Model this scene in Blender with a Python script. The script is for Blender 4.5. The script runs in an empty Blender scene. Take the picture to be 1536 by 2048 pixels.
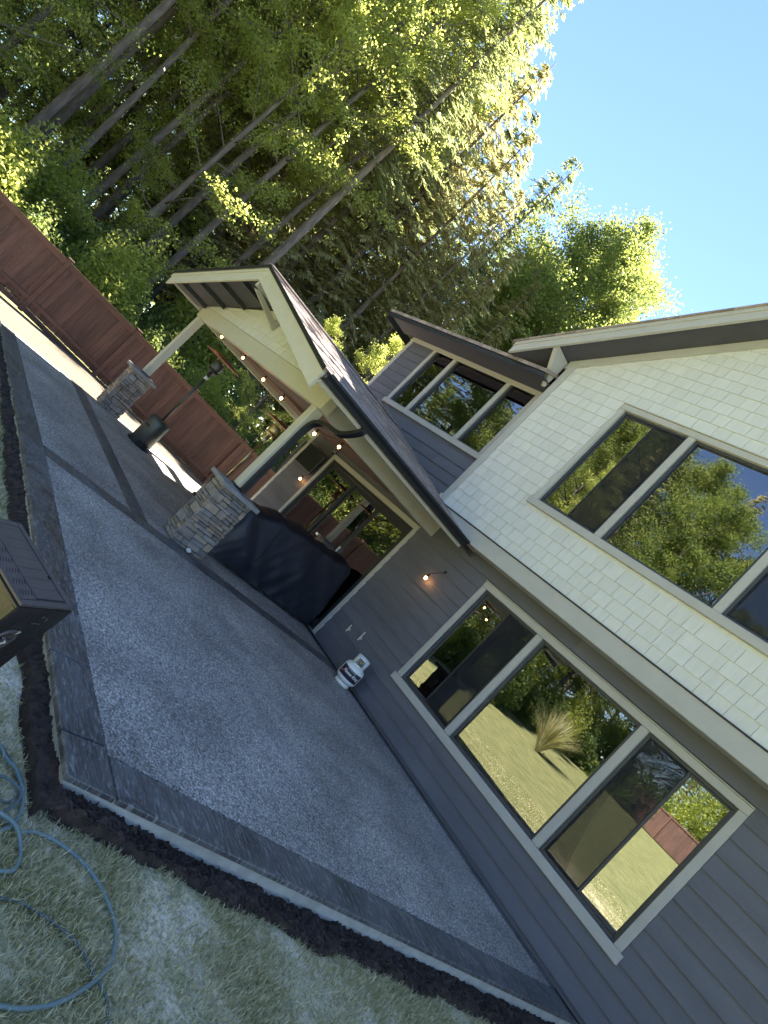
import bpy, bmesh, math, random
import numpy as np
from mathutils import Vector, Matrix, noise as mnoise
random.seed(11); rng = np.random.default_rng(11)
S = bpy.context.scene
COL = S.collection

# ------------------------------------------------------------ camera
CAM = (3.5643, -6.7185, 1.65)
cam_d = bpy.data.cameras.new('camera'); cam = bpy.data.objects.new('camera', cam_d); COL.objects.link(cam)
R_ = Vector((0.48163, 0.51936, 0.70590)); U_ = Vector((-0.43393, -0.55849, 0.70697)); F_ = Vector((-0.76141, 0.64681, 0.04362))
cam.matrix_world = Matrix(((R_.x, U_.x, -F_.x, CAM[0]), (R_.y, U_.y, -F_.y, CAM[1]), (R_.z, U_.z, -F_.z, CAM[2]), (0, 0, 0, 1)))
cam_d.sensor_fit = 'VERTICAL'; cam_d.sensor_height = 36.0; cam_d.lens = 36.0 * 1270.4 / 2048
cam_d.clip_start = 0.05; cam_d.clip_end = 1500
S.camera = cam
# ------------------------------------------------------------ sky, sun, exposure
SUN_AZ, SUN_EL = -20.0, 49.5          # azimuth clockwise from +Y
w = bpy.data.worlds.new('World'); S.world = w; w.use_nodes = True
nt = w.node_tree; nt.nodes.clear()
sky = nt.nodes.new('ShaderNodeTexSky'); sky.sky_type = 'NISHITA'; sky.sun_disc = False
sky.sun_elevation = math.radians(SUN_EL); sky.sun_rotation = math.radians(SUN_AZ % 360)
sky.altitude = 0; sky.air_density = 0.7; sky.dust_density = 0.0; sky.ozone_density = 2.5
bg = nt.nodes.new('ShaderNodeBackground'); bg.inputs[1].default_value = 0.056
wo = nt.nodes.new('ShaderNodeOutputWorld')
nt.links.new(sky.outputs[0], bg.inputs[0]); nt.links.new(bg.outputs[0], wo.inputs[0])
sd = bpy.data.lights.new('sun', 'SUN'); sd.energy = 5.0; sd.angle = math.radians(0.55); sd.color = (1.0, 0.93, 0.80)
sun = bpy.data.objects.new('sun', sd); COL.objects.link(sun)
a, e = math.radians(SUN_AZ), math.radians(SUN_EL)
SDIR = Vector((math.sin(a) * math.cos(e), math.cos(a) * math.cos(e), math.sin(e)))
sun.rotation_euler = SDIR.to_track_quat('Z', 'Y').to_euler(); sun.location = SDIR * 60
vs = S.view_settings; vs.view_transform = 'Standard'; vs.look = 'None'; vs.exposure = 3.0; vs.gamma = 1.0; vs.use_curve_mapping = False

# ------------------------------------------------------------ materials
MATS = {}
def mat(name, col, rough=0.7, var=0.0, rnd=0.0, scale=6.0, bump=0.0, bscale=40.0, col2=None, stretch=(1, 1, 1), metal=0.0, spec=0.5,
        detail=4.0, coat=0.0):
    """Procedural principled material: noise colour variation, per-object random brightness, noise bump."""
    m = bpy.data.materials.new(name); m.use_nodes = True; MATS[name] = m
    n = m.node_tree.nodes; l = m.node_tree.links; b = n['Principled BSDF']
    b.inputs['Roughness'].default_value = rough; b.inputs['Metallic'].default_value = metal
    b.inputs['Specular IOR Level'].default_value = spec; b.inputs['Coat Weight'].default_value = coat
    tc = n.new('ShaderNodeTexCoord'); mp = n.new('ShaderNodeMapping'); mp.inputs['Scale'].default_value = stretch
    l.new(tc.outputs['Object'], mp.inputs[0])
    geo = n.new('ShaderNodeObjectInfo')
    nz = n.new('ShaderNodeTexNoise'); nz.inputs['Scale'].default_value = scale; nz.inputs['Detail'].default_value = detail
    add = n.new('ShaderNodeVectorMath'); add.operation = 'ADD'; l.new(mp.outputs[0], add.inputs[0])
    cmb = n.new('ShaderNodeCombineXYZ'); mul = n.new('ShaderNodeMath'); mul.operation = 'MULTIPLY'; mul.inputs[1].default_value = 37.0
    l.new(geo.outputs['Random'], mul.inputs[0]); l.new(mul.outputs[0], cmb.inputs[0]); l.new(mul.outputs[0], cmb.inputs[1]); l.new(cmb.outputs[0], add.inputs[1])
    l.new(add.outputs[0], nz.inputs['Vector'])
    c1 = tuple(col) + (1,); c2 = tuple(col2 if col2 else [c * (1 - var) for c in col]) + (1,)
    rp = n.new('ShaderNodeValToRGB'); rp.color_ramp.elements[0].position = 0.32; rp.color_ramp.elements[1].position = 0.68
    rp.color_ramp.elements[0].color = c2; rp.color_ramp.elements[1].color = c1
    l.new(nz.outputs['Fac'], rp.inputs[0])
    hsv = n.new('ShaderNodeHueSaturation'); mr = n.new('ShaderNodeMapRange')
    mr.inputs[3].default_value = 1 - rnd; mr.inputs[4].default_value = 1 + rnd
    l.new(geo.outputs['Random'], mr.inputs[0]); l.new(mr.outputs[0], hsv.inputs['Value']); l.new(rp.outputs[0], hsv.inputs['Color'])
    l.new(hsv.outputs[0], b.inputs['Base Color'])
    if bump:
        n2 = n.new('ShaderNodeTexNoise'); n2.inputs['Scale'].default_value = bscale; n2.inputs['Detail'].default_value = 6
        l.new(add.outputs[0], n2.inputs['Vector'])
        bp = n.new('ShaderNodeBump'); bp.inputs['Strength'].default_value = bump; bp.inputs['Distance'].default_value = 0.01
        l.new(n2.outputs['Fac'], bp.inputs['Height']); l.new(bp.outputs[0], b.inputs['Normal'])
    return m

mat('siding_dark', (0.128, 0.132, 0.165), 0.62, 0.22, 0.06, 2.2, 0.35, 34, stretch=(0.5, 1, 2.2))
mat('trim', (0.44, 0.43, 0.41), 0.6, 0.08, 0.03, 4.0, 0.12, 40)
mat('cream', (0.64, 0.645, 0.62), 0.65, 0.08, 0.04, 5.0, 0.22, 60, stretch=(4, 4, 0.6))
mat('cream_beam', (0.50, 0.485, 0.41), 0.62, 0.07, 0.02, 4.0, 0.12, 40)
mat('soffit', (0.075, 0.075, 0.095), 0.75, 0.15, 0.05, 3.0)
mat('black_metal', (0.012, 0.014, 0.02), 0.38, 0.25, 0.05, 9.0)
mat('frame_dark', (0.02, 0.024, 0.034), 0.42, 0.2, 0.03, 9.0)
mat('window_frame', (0.05, 0.053, 0.062), 0.45, 0.2, 0.03, 9.0)
mat('room', (0.10, 0.095, 0.09), 0.9, 0.2, 0.05, 2.0)
mat('concrete', (0.46, 0.45, 0.41), 0.9, 0.3, 0.04, 9.0, 0.5, 45)
mat('side_gravel', (0.135, 0.108, 0.075), 0.95, 0.35, 0.0, 11.0, 0.7, 60)
mat('fence_wood', (0.118, 0.056, 0.042), 0.72, 0.48, 0.22, 3.2, 0.4, 24, stretch=(5, 5, 0.45))
mat('fence_trim', (0.13, 0.06, 0.042), 0.7, 0.35, 0.12, 3.0, 0.3, 24, stretch=(2, 0.6, 2))
mat('ceiling_wood', (0.125, 0.06, 0.042), 0.6, 0.35, 0.15, 3.0, 0.2, 24, stretch=(0.5, 5, 5))
mat('mortar', (0.055, 0.052, 0.05), 0.95, 0.3, 0.0, 20, 0.5, 60)
mat('cap_stone', (0.27, 0.275, 0.28), 0.75, 0.3, 0.05, 7, 0.6, 30)
mat('heater_metal', (0.085, 0.088, 0.078), 0.42, 0.25, 0.03, 8, metal=0.55)
mat('heater_dark', (0.03, 0.03, 0.034), 0.45, 0.25, 0.03, 8, metal=0.4)
mat('brass', (0.50, 0.41, 0.22), 0.35, 0.25, 0.0, 8, metal=0.9)
mat('reflector', (0.33, 0.14, 0.10), 0.4, 0.25, 0.0, 6, metal=0.6)
mat('bronze', (0.105, 0.088, 0.084), 0.5, 0.22, 0.0, 8, 0.15, 60, metal=0.3)
mat('bronze_dark', (0.030, 0.024, 0.024), 0.55, 0.5, 0.0, 9, 0.4, 30, metal=0.2)
mat('olive', (0.062, 0.054, 0.026), 0.5, 0.35, 0.0, 5, 0.2, 50)
mat('hose', (0.165, 0.235, 0.235), 0.42, 0.15, 0.0, 14)
mat('hose_old', (0.10, 0.145, 0.155), 0.6, 0.2, 0.0, 14)
mat('tank_white', (0.78, 0.79, 0.76), 0.38, 0.06, 0.0, 9)
mat('label_dark', (0.045, 0.032, 0.05), 0.45, 0.4, 0.0, 14)
mat('label_blue', (0.03, 0.04, 0.14), 0.45, 0.2, 0.0, 12)
mat('label_red', (0.35, 0.07, 0.07), 0.45, 0.2, 0.0, 12)
mat('label_white', (0.75, 0.74, 0.74), 0.5, 0.05, 0.0, 9)
mat('tv', (0.012, 0.013, 0.022), 0.25, 0.2, 0.0, 5)
mat('rubber', (0.016, 0.016, 0.018), 0.8, 0.3, 0.0, 9)
mat('galv', (0.55, 0.56, 0.56), 0.4, 0.15, 0.0, 9, metal=0.6)
mat('bark', (0.16, 0.135, 0.115), 0.95, 0.5, 0.15, 6, 0.8, 18, stretch=(2, 2, 0.5))
mat('soil', (0.062, 0.043, 0.034), 0.97, 0.65, 0.0, 16, 1.0, 70)
mat('pebble', (0.7, 0.7, 0.68), 0.5, 0.1, 0.0, 8)

def nodes(m): return m.node_tree.nodes, m.node_tree.links, m.node_tree.nodes['Principled BSDF']

# stone veneer: hue drifts per stone
m = mat('stone', (0.32, 0.275, 0.235), 0.88, 0.35, 0.30, 9, 0.7, 34)
n, l, b = nodes(m)
hs = [x for x in n if x.type == 'HUE_SAT'][0]; oi = [x for x in n if x.type == 'OBJECT_INFO'][0]
mx = n.new('ShaderNodeMix'); mx.data_type = 'RGBA'; mx.blend_type = 'MULTIPLY'; mx.inputs[0].default_value = 1
wn = n.new('ShaderNodeTexWhiteNoise'); wn.noise_dimensions = '1D'; l.new(oi.outputs['Random'], wn.inputs['W'])
rp = n.new('ShaderNodeValToRGB'); rp.color_ramp.elements[0].color = (0.78, 0.88, 1.05, 1); rp.color_ramp.elements[1].color = (1.1, 0.98, 0.82, 1)
l.new(wn.outputs['Value'], rp.inputs[0]); l.new(hs.outputs[0], mx.inputs[6]); l.new(rp.outputs[0], mx.inputs[7]); l.new(mx.outputs[2], b.inputs['Base Color'])

def leafmat(name, c1, c2, t1, trans=0.5):
    m = bpy.data.materials.new(name); m.use_nodes = True; MATS[name] = m
    n = m.node_tree.nodes; l = m.node_tree.links; n.clear()
    out = n.new('ShaderNodeOutputMaterial'); geo = n.new('ShaderNodeNewGeometry'); oi = n.new('ShaderNodeObjectInfo')
    rp = n.new('ShaderNodeValToRGB'); rp.color_ramp.elements[0].color = (*c1, 1); rp.color_ramp.elements[1].color = (*c2, 1)
    l.new(geo.outputs['Random Per Island'], rp.inputs[0])
    hsv = n.new('ShaderNodeHueSaturation'); mr = n.new('ShaderNodeMapRange'); mr.inputs[3].default_value = 0.70; mr.inputs[4].default_value = 1.3
    mh = n.new('ShaderNodeMapRange'); mh.inputs[3].default_value = 0.485; mh.inputs[4].default_value = 0.525; wn = n.new('ShaderNodeTexWhiteNoise'); wn.noise_dimensions = '1D'; l.new(oi.outputs['Random'], wn.inputs['W']); l.new(wn.outputs['Value'], mh.inputs[0]); l.new(mh.outputs[0], hsv.inputs['Hue'])
    l.new(oi.outputs['Random'], mr.inputs[0]); l.new(mr.outputs[0], hsv.inputs['Value']); l.new(rp.outputs[0], hsv.inputs['Color'])
    df = n.new('ShaderNodeBsdfPrincipled'); df.inputs['Roughness'].default_value = 0.5; df.inputs['Specular IOR Level'].default_value = 0.35
    tr = n.new('ShaderNodeBsdfTranslucent'); tr.inputs[0].default_value = (*t1, 1)
    mx = n.new('ShaderNodeMixShader'); mx.inputs[0].default_value = trans
    l.new(hsv.outputs[0], df.inputs['Base Color']); l.new(df.outputs[0], mx.inputs[1]); l.new(tr.outputs[0], mx.inputs[2]); l.new(mx.outputs[0], out.inputs[0])
    return m
leafmat('leaf_alder', (0.10, 0.14, 0.045), (0.23, 0.27, 0.085), (0.62, 0.66, 0.16), 0.66)
leafmat('leaf_maple', (0.055, 0.095, 0.022), (0.13, 0.17, 0.03), (0.36, 0.41, 0.10), 0.5)
leafmat('needle_fir', (0.09, 0.12, 0.07), (0.20, 0.225, 0.11), (0.42, 0.46, 0.18), 0.46)
leafmat('needle_hemlock', (0.15, 0.155, 0.085), (0.34, 0.32, 0.17), (0.58, 0.54, 0.24), 0.5)
leafmat('leaf_shrub', (0.035, 0.072, 0.03), (0.08, 0.125, 0.04), (0.40, 0.48, 0.13), 0.5)
leafmat('grass', (0.20, 0.225, 0.08), (0.84, 0.73, 0.46), (0.38, 0.36, 0.12), 0.25)

# glass: clear pane with a mirror-like coat that grows with the angle
m = bpy.data.materials.new('glass'); m.use_nodes = True; MATS['glass'] = m
n = m.node_tree.nodes; l = m.node_tree.links; n.clear()
out = n.new('ShaderNodeOutputMaterial'); tr = n.new('ShaderNodeBsdfTransparent'); tr.inputs[0].default_value = (0.62, 0.66, 0.66, 1)
gl = n.new('ShaderNodeBsdfGlossy'); gl.inputs['Roughness'].default_value = 0.0; gl.inputs['Color'].default_value = (0.96, 0.97, 1, 1)
fr = n.new('ShaderNodeFresnel'); fr.inputs['IOR'].default_value = 2.9; mx = n.new('ShaderNodeMixShader')
l.new(fr.outputs[0], mx.inputs[0]); l.new(tr.outputs[0], mx.inputs[1]); l.new(gl.outputs[0], mx.inputs[2]); l.new(mx.outputs[0], out.inputs[0])
# insect screen: fine dark mesh
m = bpy.data.materials.new('screen'); m.use_nodes = True; MATS['screen'] = m
n = m.node_tree.nodes; l = m.node_tree.links; n.clear()
out = n.new('ShaderNodeOutputMaterial'); tr = n.new('ShaderNodeBsdfTransparent'); df = n.new('ShaderNodeBsdfDiffuse'); df.inputs[0].default_value = (0.035, 0.036, 0.042, 1)
mx = n.new('ShaderNodeMixShader'); mx.inputs[0].default_value = 0.40
l.new(tr.outputs[0], mx.inputs[1]); l.new(df.outputs[0], mx.inputs[2]); l.new(mx.outputs[0], out.inputs[0])
# bulb
m = bpy.data.materials.new('bulb'); m.use_nodes = True; MATS['bulb'] = m
n, l, b = nodes(m); b.inputs['Base Color'].default_value = (1, 0.7, 0.4, 1)
b.inputs['Emission Color'].default_value = (1.0, 0.42, 0.13, 1); b.inputs['Emission Strength'].default_value = 6
# exposed aggregate concrete
m = bpy.data.materials.new('aggregate'); m.use_nodes = True; MATS['aggregate'] = m
n, l, b = nodes(m); b.inputs['Roughness'].default_value = 0.55
tc = n.new('ShaderNodeTexCoord'); vo = n.new('ShaderNodeTexVoronoi'); vo.inputs['Scale'].default_value = 105
l.new(tc.outputs['Object'], vo.inputs['Vector'])
sep = n.new('ShaderNodeSeparateColor'); l.new(vo.outputs['Color'], sep.inputs[0])
rp = n.new('ShaderNodeValToRGB'); cr = rp.color_ramp
cr.elements[0].position = 0; cr.elements[0].color = (0.10, 0.10, 0.105, 1); cr.elements[1].position = 1; cr.elements[1].color = (0.72, 0.71, 0.69, 1)
for p_, c_ in ((0.30, (0.29, 0.27, 0.245)), (0.60, (0.47, 0.44, 0.40)), (0.80, (0.58, 0.535, 0.475)), (0.92, (0.82, 0.785, 0.73))):
    q = cr.elements.new(p_); q.color = (*c_, 1)
l.new(sep.outputs[0], rp.inputs[0])
nz = n.new('ShaderNodeTexNoise'); nz.inputs['Scale'].default_value = 1.3; nz.inputs['Detail'].default_value = 5; l.new(tc.outputs['Object'], nz.inputs['Vector'])
mr = n.new('ShaderNodeMapRange'); mr.inputs[1].default_value = 0.3; mr.inputs[2].default_value = 0.7; mr.inputs[3].default_value = 0.66; mr.inputs[4].default_value = 1.25; l.new(nz.outputs['Fac'], mr.inputs[0])
hsv = n.new('ShaderNodeHueSaturation'); l.new(mr.outputs[0], hsv.inputs['Value']); l.new(rp.outputs[0], hsv.inputs['Color'])
v2 = n.new('ShaderNodeTexVoronoi'); v2.feature = 'DISTANCE_TO_EDGE'; v2.inputs['Scale'].default_value = 105; l.new(tc.outputs['Object'], v2.inputs['Vector'])
m2 = n.new('ShaderNodeMapRange'); m2.inputs[1].default_value = 0.0; m2.inputs[2].default_value = 0.16; m2.inputs[3].default_value = 0.55; m2.inputs[4].default_value = 1; l.new(v2.outputs['Distance'], m2.inputs[0])
mx = n.new('ShaderNodeMix'); mx.data_type = 'RGBA'; mx.blend_type = 'MULTIPLY'; mx.inputs[0].default_value = 1; l.new(hsv.outputs[0], mx.inputs[6]); l.new(m2.outputs[0], mx.inputs[7])
l.new(mx.outputs[2], b.inputs['Base Color'])
bp = n.new('ShaderNodeBump'); bp.inputs['Strength'].default_value = 0.8; bp.inputs['Distance'].default_value = 0.006; l.new(m2.outputs[0], bp.inputs['Height']); l.new(bp.outputs[0], b.inputs['Normal'])
# stamped slate border
m = bpy.data.materials.new('stamped'); m.use_nodes = True; MATS['stamped'] = m
n, l, b = nodes(m)
tc = n.new('ShaderNodeTexCoord'); mp = n.new('ShaderNodeMapping'); mp.inputs['Rotation'].default_value = (0, 0, math.radians(-33)); mp.inputs['Scale'].default_value = (4.5, 15, 1)
l.new(tc.outputs['Object'], mp.inputs[0])
nz = n.new('ShaderNodeTexNoise'); nz.inputs['Scale'].default_value = 1.6; nz.inputs['Detail'].default_value = 4; nz.inputs['Roughness'].default_value = 0.55; nz.inputs['Distortion'].default_value = 1.2; l.new(mp.outputs[0], nz.inputs['Vector'])
sn = n.new('ShaderNodeMath'); sn.operation = 'SNAP'; sn.inputs[1].default_value = 0.07; l.new(nz.outputs['Fac'], sn.inputs[0])
ad = n.new('ShaderNodeMath'); ad.operation = 'MULTIPLY_ADD'; ad.inputs[1].default_value = 0.5; l.new(nz.outputs['Fac'], ad.inputs[0]); l.new(sn.outputs[0], ad.inputs[2])
n3 = n.new('ShaderNodeTexNoise'); n3.inputs['Scale'].default_value = 3.2; n3.inputs['Detail'].default_value = 5; l.new(tc.outputs['Object'], n3.inputs['Vector'])
rp = n.new('ShaderNodeValToRGB'); cr = rp.color_ramp; cr.elements[0].position = 0.32; cr.elements[0].color = (0.055, 0.055, 0.056, 1); cr.elements[1].position = 0.7; cr.elements[1].color = (0.15, 0.147, 0.145, 1)
l.new(n3.outputs['Fac'], rp.inputs[0])
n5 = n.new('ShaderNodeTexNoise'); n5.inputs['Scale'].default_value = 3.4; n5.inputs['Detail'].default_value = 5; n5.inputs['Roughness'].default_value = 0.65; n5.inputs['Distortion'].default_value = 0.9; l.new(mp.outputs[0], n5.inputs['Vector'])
fl = n.new('ShaderNodeMapRange'); fl.inputs[1].default_value = 0.52; fl.inputs[2].default_value = 0.66; fl.inputs[3].default_value = 0.0; fl.inputs[4].default_value = 0.75; l.new(n5.outputs['Fac'], fl.inputs[0])  # pale flakes painted into the colour as highlights on the stamped ledges
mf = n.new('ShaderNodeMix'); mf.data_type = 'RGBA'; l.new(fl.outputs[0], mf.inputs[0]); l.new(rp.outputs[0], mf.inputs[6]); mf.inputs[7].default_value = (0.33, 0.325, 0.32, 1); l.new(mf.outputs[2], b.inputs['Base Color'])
r2 = n.new('ShaderNodeMapRange'); r2.inputs[1].default_value = 0.35; r2.inputs[2].default_value = 0.65; r2.inputs[3].default_value = 0.28; r2.inputs[4].default_value = 0.55; l.new(n3.outputs['Fac'], r2.inputs[0]); l.new(r2.outputs[0], b.inputs['Roughness'])
bp = n.new('ShaderNodeBump'); bp.inputs['Strength'].default_value = 0.9; bp.inputs['Distance'].default_value = 0.035; l.new(ad.outputs[0], bp.inputs['Height']); l.new(bp.outputs[0], b.inputs['Normal'])
# asphalt roof shingles
m = bpy.data.materials.new('asphalt'); m.use_nodes = True; MATS['asphalt'] = m
n, l, b = nodes(m); b.inputs['Roughness'].default_value = 0.9
tc = n.new('ShaderNodeTexCoord'); vo = n.new('ShaderNodeTexNoise'); vo.inputs['Scale'].default_value = 110; vo.inputs['Detail'].default_value = 2; l.new(tc.outputs['Object'], vo.inputs['Vector'])
mp = n.new('ShaderNodeMapping'); mp.inputs['Scale'].default_value = (7.2, 3.6, 1); l.new(tc.outputs['Object'], mp.inputs[0])
wn = n.new('ShaderNodeTexVoronoi'); wn.inputs['Scale'].default_value = 1; l.new(mp.outputs[0], wn.inputs['Vector'])
sep = n.new('ShaderNodeSeparateColor'); l.new(wn.outputs['Color'], sep.inputs[0])
rp = n.new('ShaderNodeValToRGB'); cr = rp.color_ramp; cr.elements[0].position = 0.3; cr.elements[0].color = (0.12, 0.105, 0.10, 1); cr.elements[1].position = 0.72; cr.elements[1].color = (0.46, 0.37, 0.345, 1); l.new(vo.outputs['Fac'], rp.inputs[0])
mr = n.new('ShaderNodeMapRange'); mr.inputs[3].default_value = 0.7; mr.inputs[4].default_value = 1.25; l.new(sep.outputs[0], mr.inputs[0])
hsv = n.new('ShaderNodeHueSaturation'); l.new(mr.outputs[0], hsv.inputs['Value']); l.new(rp.outputs[0], hsv.inputs['Color']); l.new(hsv.outputs[0], b.inputs['Base Color'])
bp = n.new('ShaderNodeBump'); bp.inputs['Strength'].default_value = 0.5; bp.inputs['Distance'].default_value = 0.006; l.new(vo.outputs['Fac'], bp.inputs['Height']); l.new(bp.outputs[0], b.inputs['Normal'])
# lawn soil with grass tint and pale cement dust
m = bpy.data.materials.new('lawn'); m.use_nodes = True; MATS['lawn'] = m
n, l, b = nodes(m); b.inputs['Roughness'].default_value = 0.95
tc = n.new('ShaderNodeTexCoord')
nz = n.new('ShaderNodeTexNoise'); nz.inputs['Scale'].default_value = 2.4; nz.inputs['Detail'].default_value = 6; l.new(tc.outputs['Object'], nz.inputs['Vector'])
n3 = n.new('ShaderNodeTexNoise'); n3.inputs['Scale'].default_value = 55; n3.inputs['Detail'].default_value = 4; l.new(tc.outputs['Object'], n3.inputs['Vector'])
rp = n.new('ShaderNodeValToRGB'); cr = rp.color_ramp; cr.elements[0].position = 0.34; cr.elements[0].color = (0.30, 0.27, 0.11, 1); cr.elements[1].position = 0.62; cr.elements[1].color = (0.76, 0.67, 0.50, 1)
q = cr.elements.new(0.48); q.color = (0.42, 0.385, 0.22, 1); l.new(nz.outputs['Fac'], rp.inputs[0])
ra = n.new('ShaderNodeValToRGB'); ra.color_ramp.elements[0].position = 0.3; ra.color_ramp.elements[0].color = (0.13, 0.15, 0.05, 1); ra.color_ramp.elements[1].position = 0.7; ra.color_ramp.elements[1].color = (0.25, 0.245, 0.10, 1); l.new(nz.outputs['Fac'], ra.inputs[0])
ds = n.new('ShaderNodeVectorMath'); ds.operation = 'DISTANCE'; ds.inputs[1].default_value = (2.2, -4.2, -0.13); l.new(tc.outputs['Object'], ds.inputs[0])
dm = n.new('ShaderNodeMapRange'); dm.inputs[1].default_value = 2.2; dm.inputs[2].default_value = 5.0; l.new(ds.outputs['Value'], dm.inputs[0])
mxl = n.new('ShaderNodeMix'); mxl.data_type = 'RGBA'; l.new(dm.outputs[0], mxl.inputs[0]); l.new(rp.outputs[0], mxl.inputs[6]); l.new(ra.outputs[0], mxl.inputs[7])
mr = n.new('ShaderNodeMapRange'); mr.inputs[1].default_value = 0.3; mr.inputs[2].default_value = 0.7; mr.inputs[3].default_value = 0.5; mr.inputs[4].default_value = 1.25; l.new(n3.outputs['Fac'], mr.inputs[0])
hsv = n.new('ShaderNodeHueSaturation'); l.new(mr.outputs[0], hsv.inputs['Value']); l.new(mxl.outputs[2], hsv.inputs['Color']); l.new(hsv.outputs[0], b.inputs['Base Color'])
bp = n.new('ShaderNodeBump'); bp.inputs['Strength'].default_value = 0.6; bp.inputs['Distance'].default_value = 0.02; l.new(n3.outputs['Fac'], bp.inputs['Height']); l.new(bp.outputs[0], b.inputs['Normal'])
# grill cover fabric
m = mat('cover', (0.014, 0.016, 0.026), 0.45, 0.3, 0.0, 5, 0.25, 14)

# ------------------------------------------------------------ mesh helpers
class MB:
    def __init__(s): s.v = []; s.f = []
    def add(s, vs, fs):
        o = len(s.v); s.v += [tuple(x) for x in vs]; s.f += [tuple(i + o for i in f) for f in fs]; return s
    def box(s, x0, x1, y0, y1, z0, z1):
        return s.add([(x0, y0, z0), (x1, y0, z0), (x1, y1, z0), (x0, y1, z0), (x0, y0, z1), (x1, y0, z1), (x1, y1, z1), (x0, y1, z1)],
                     [(0, 3, 2, 1), (4, 5, 6, 7), (0, 1, 5, 4), (1, 2, 6, 5), (2, 3, 7, 6), (3, 0, 4, 7)])
    def cbox(s, x0, x1, y0, y1, z0, z1, c=0.006):
        lo, hi = (x0, y0, z0), (x1, y1, z1); idx = {}; V = []; Fc = []
        for sx in (0, 1):
            for sy in (0, 1):
                for sz in (0, 1):
                    sg = (sx, sy, sz); p = [hi[i] if sg[i] else lo[i] for i in range(3)]; ins = [-c if sg[i] else c for i in range(3)]
                    for ax in range(3):
                        q = [p[i] if i == ax else p[i] + ins[i] for i in range(3)]; idx[(sg, ax)] = len(V); V.append(tuple(q))
        for ax in range(3):
            o = [i for i in range(3) if i != ax]
            for sd_ in (0, 1):
                ring = []
                for a_, b_ in ((0, 0), (1, 0), (1, 1), (0, 1)):
                    sg = [0, 0, 0]; sg[ax] = sd_; sg[o[0]] = a_; sg[o[1]] = b_; ring.append(idx[(tuple(sg), ax)])
                Fc.append(tuple(ring))
            for a_ in (0, 1):
                for b_ in (0, 1):
                    s0 = [0, 0, 0]; s0[o[0]] = a_; s0[o[1]] = b_; s1 = list(s0); s1[ax] = 1
                    Fc.append((idx[(tuple(s0), o[0])], idx[(tuple(s1), o[0])], idx[(tuple(s1), o[1])], idx[(tuple(s0), o[1])]))
        for k in range(8):
            sg = (k & 1, k >> 1 & 1, k >> 2 & 1); Fc.append(tuple(idx[(sg, a_)] for a_ in range(3)))
        return s.add(V, Fc)
    def prism(s, poly, y0, y1):
        """polygon of (x,z) extruded from y0 to y1"""
        n = len(poly)
        return s.add([(x, y0, z) for x, z in poly] + [(x, y1, z) for x, z in poly],
                     [tuple(range(n)), tuple(range(2 * n - 1, n - 1, -1))] + [(i, i + n, (i + 1) % n + n, (i + 1) % n) for i in range(n)])
    def lathe(s, prof, n=24, c=(0, 0, 0)):
        V = [(c[0] + r * math.cos(2 * math.pi * k / n), c[1] + r * math.sin(2 * math.pi * k / n), c[2] + z) for r, z in prof for k in range(n)]
        Fc = [(i * n + k, i * n + (k + 1) % n, (i + 1) * n + (k + 1) % n, (i + 1) * n + k) for i in range(len(prof) - 1) for k in range(n)]
        if prof[0][0] > 1e-6: Fc.append(tuple(range(n - 1, -1, -1)))
        if prof[-1][0] > 1e-6: Fc.append(tuple((len(prof) - 1) * n + k for k in range(n)))
        return s.add(V, Fc)
    def tube(s, pts, r, n=8):
        pts = [Vector(p) for p in pts]; rs = r if isinstance(r, (list, tuple)) else [r] * len(pts); V = []; Fc = []; up = None
        for i, p in enumerate(pts):
            t = (pts[min(i + 1, len(pts) - 1)] - pts[max(i - 1, 0)]).normalized()
            if up is None: up = t.orthogonal().normalized()
            up = (up - t * up.dot(t)).normalized(); si = t.cross(up)
            for k in range(n):
                a_ = 2 * math.pi * k / n; V.append(p + (up * math.cos(a_) + si * math.sin(a_)) * rs[i])
        for i in range(len(pts) - 1):
            for k in range(n): Fc.append((i * n + k, i * n + (k + 1) % n, (i + 1) * n + (k + 1) % n, (i + 1) * n + k))
        Fc.append(tuple(range(n - 1, -1, -1))); Fc.append(tuple((len(pts) - 1) * n + k for k in range(n)))
        return s.add(V, Fc)
    def sphere(s, c, r, n=12, sz=1.0):
        return s.lathe([(r * math.sin(math.pi * i / 8), -r * sz * math.cos(math.pi * i / 8)) for i in range(9)], n, c)
    def mesh(s, name, m, smooth=False):
        me = bpy.data.meshes.new(name); me.from_pydata(s.v, [], s.f)
        bm = bmesh.new(); bm.from_mesh(me); bmesh.ops.remove_doubles(bm, verts=bm.verts, dist=1e-6); bmesh.ops.recalc_face_normals(bm, faces=bm.faces); bm.to_mesh(me); bm.free()
        me.materials.append(MATS[m] if isinstance(m, str) else m)
        if smooth: me.polygons.foreach_set('use_smooth', [True] * len(me.polygons))
        return me
    def build(s, name, m, parent=None, smooth=False, label=None):
        o = bpy.data.objects.new(name, s.mesh(name, m, smooth)); COL.objects.link(o)
        if parent: o.parent = parent; o.matrix_parent_inverse = Matrix.Translation(-parent_loc(parent))
        if label: o['label'] = label
        return o
def parent_loc(p):
    v = Vector(p.location)
    while p.parent: p = p.parent
    return v if not v.length else v
def bez(pts, n=8):
    """Catmull-Rom through pts"""
    P = [Vector(p) for p in pts]; P = [P[0]] + P + [P[-1]]; out = []
    for i in range(1, len(P) - 2):
        for k in range(n):
            t = k / n; p0, p1, p2, p3 = P[i - 1:i + 3]
            out.append(0.5 * ((2 * p1) + (p2 - p0) * t + (2 * p0 - 5 * p1 + 4 * p2 - p3) * t * t + (3 * p1 - p0 - 3 * p2 + p3) * t ** 3))
    out.append(P[-2]); return out
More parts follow.
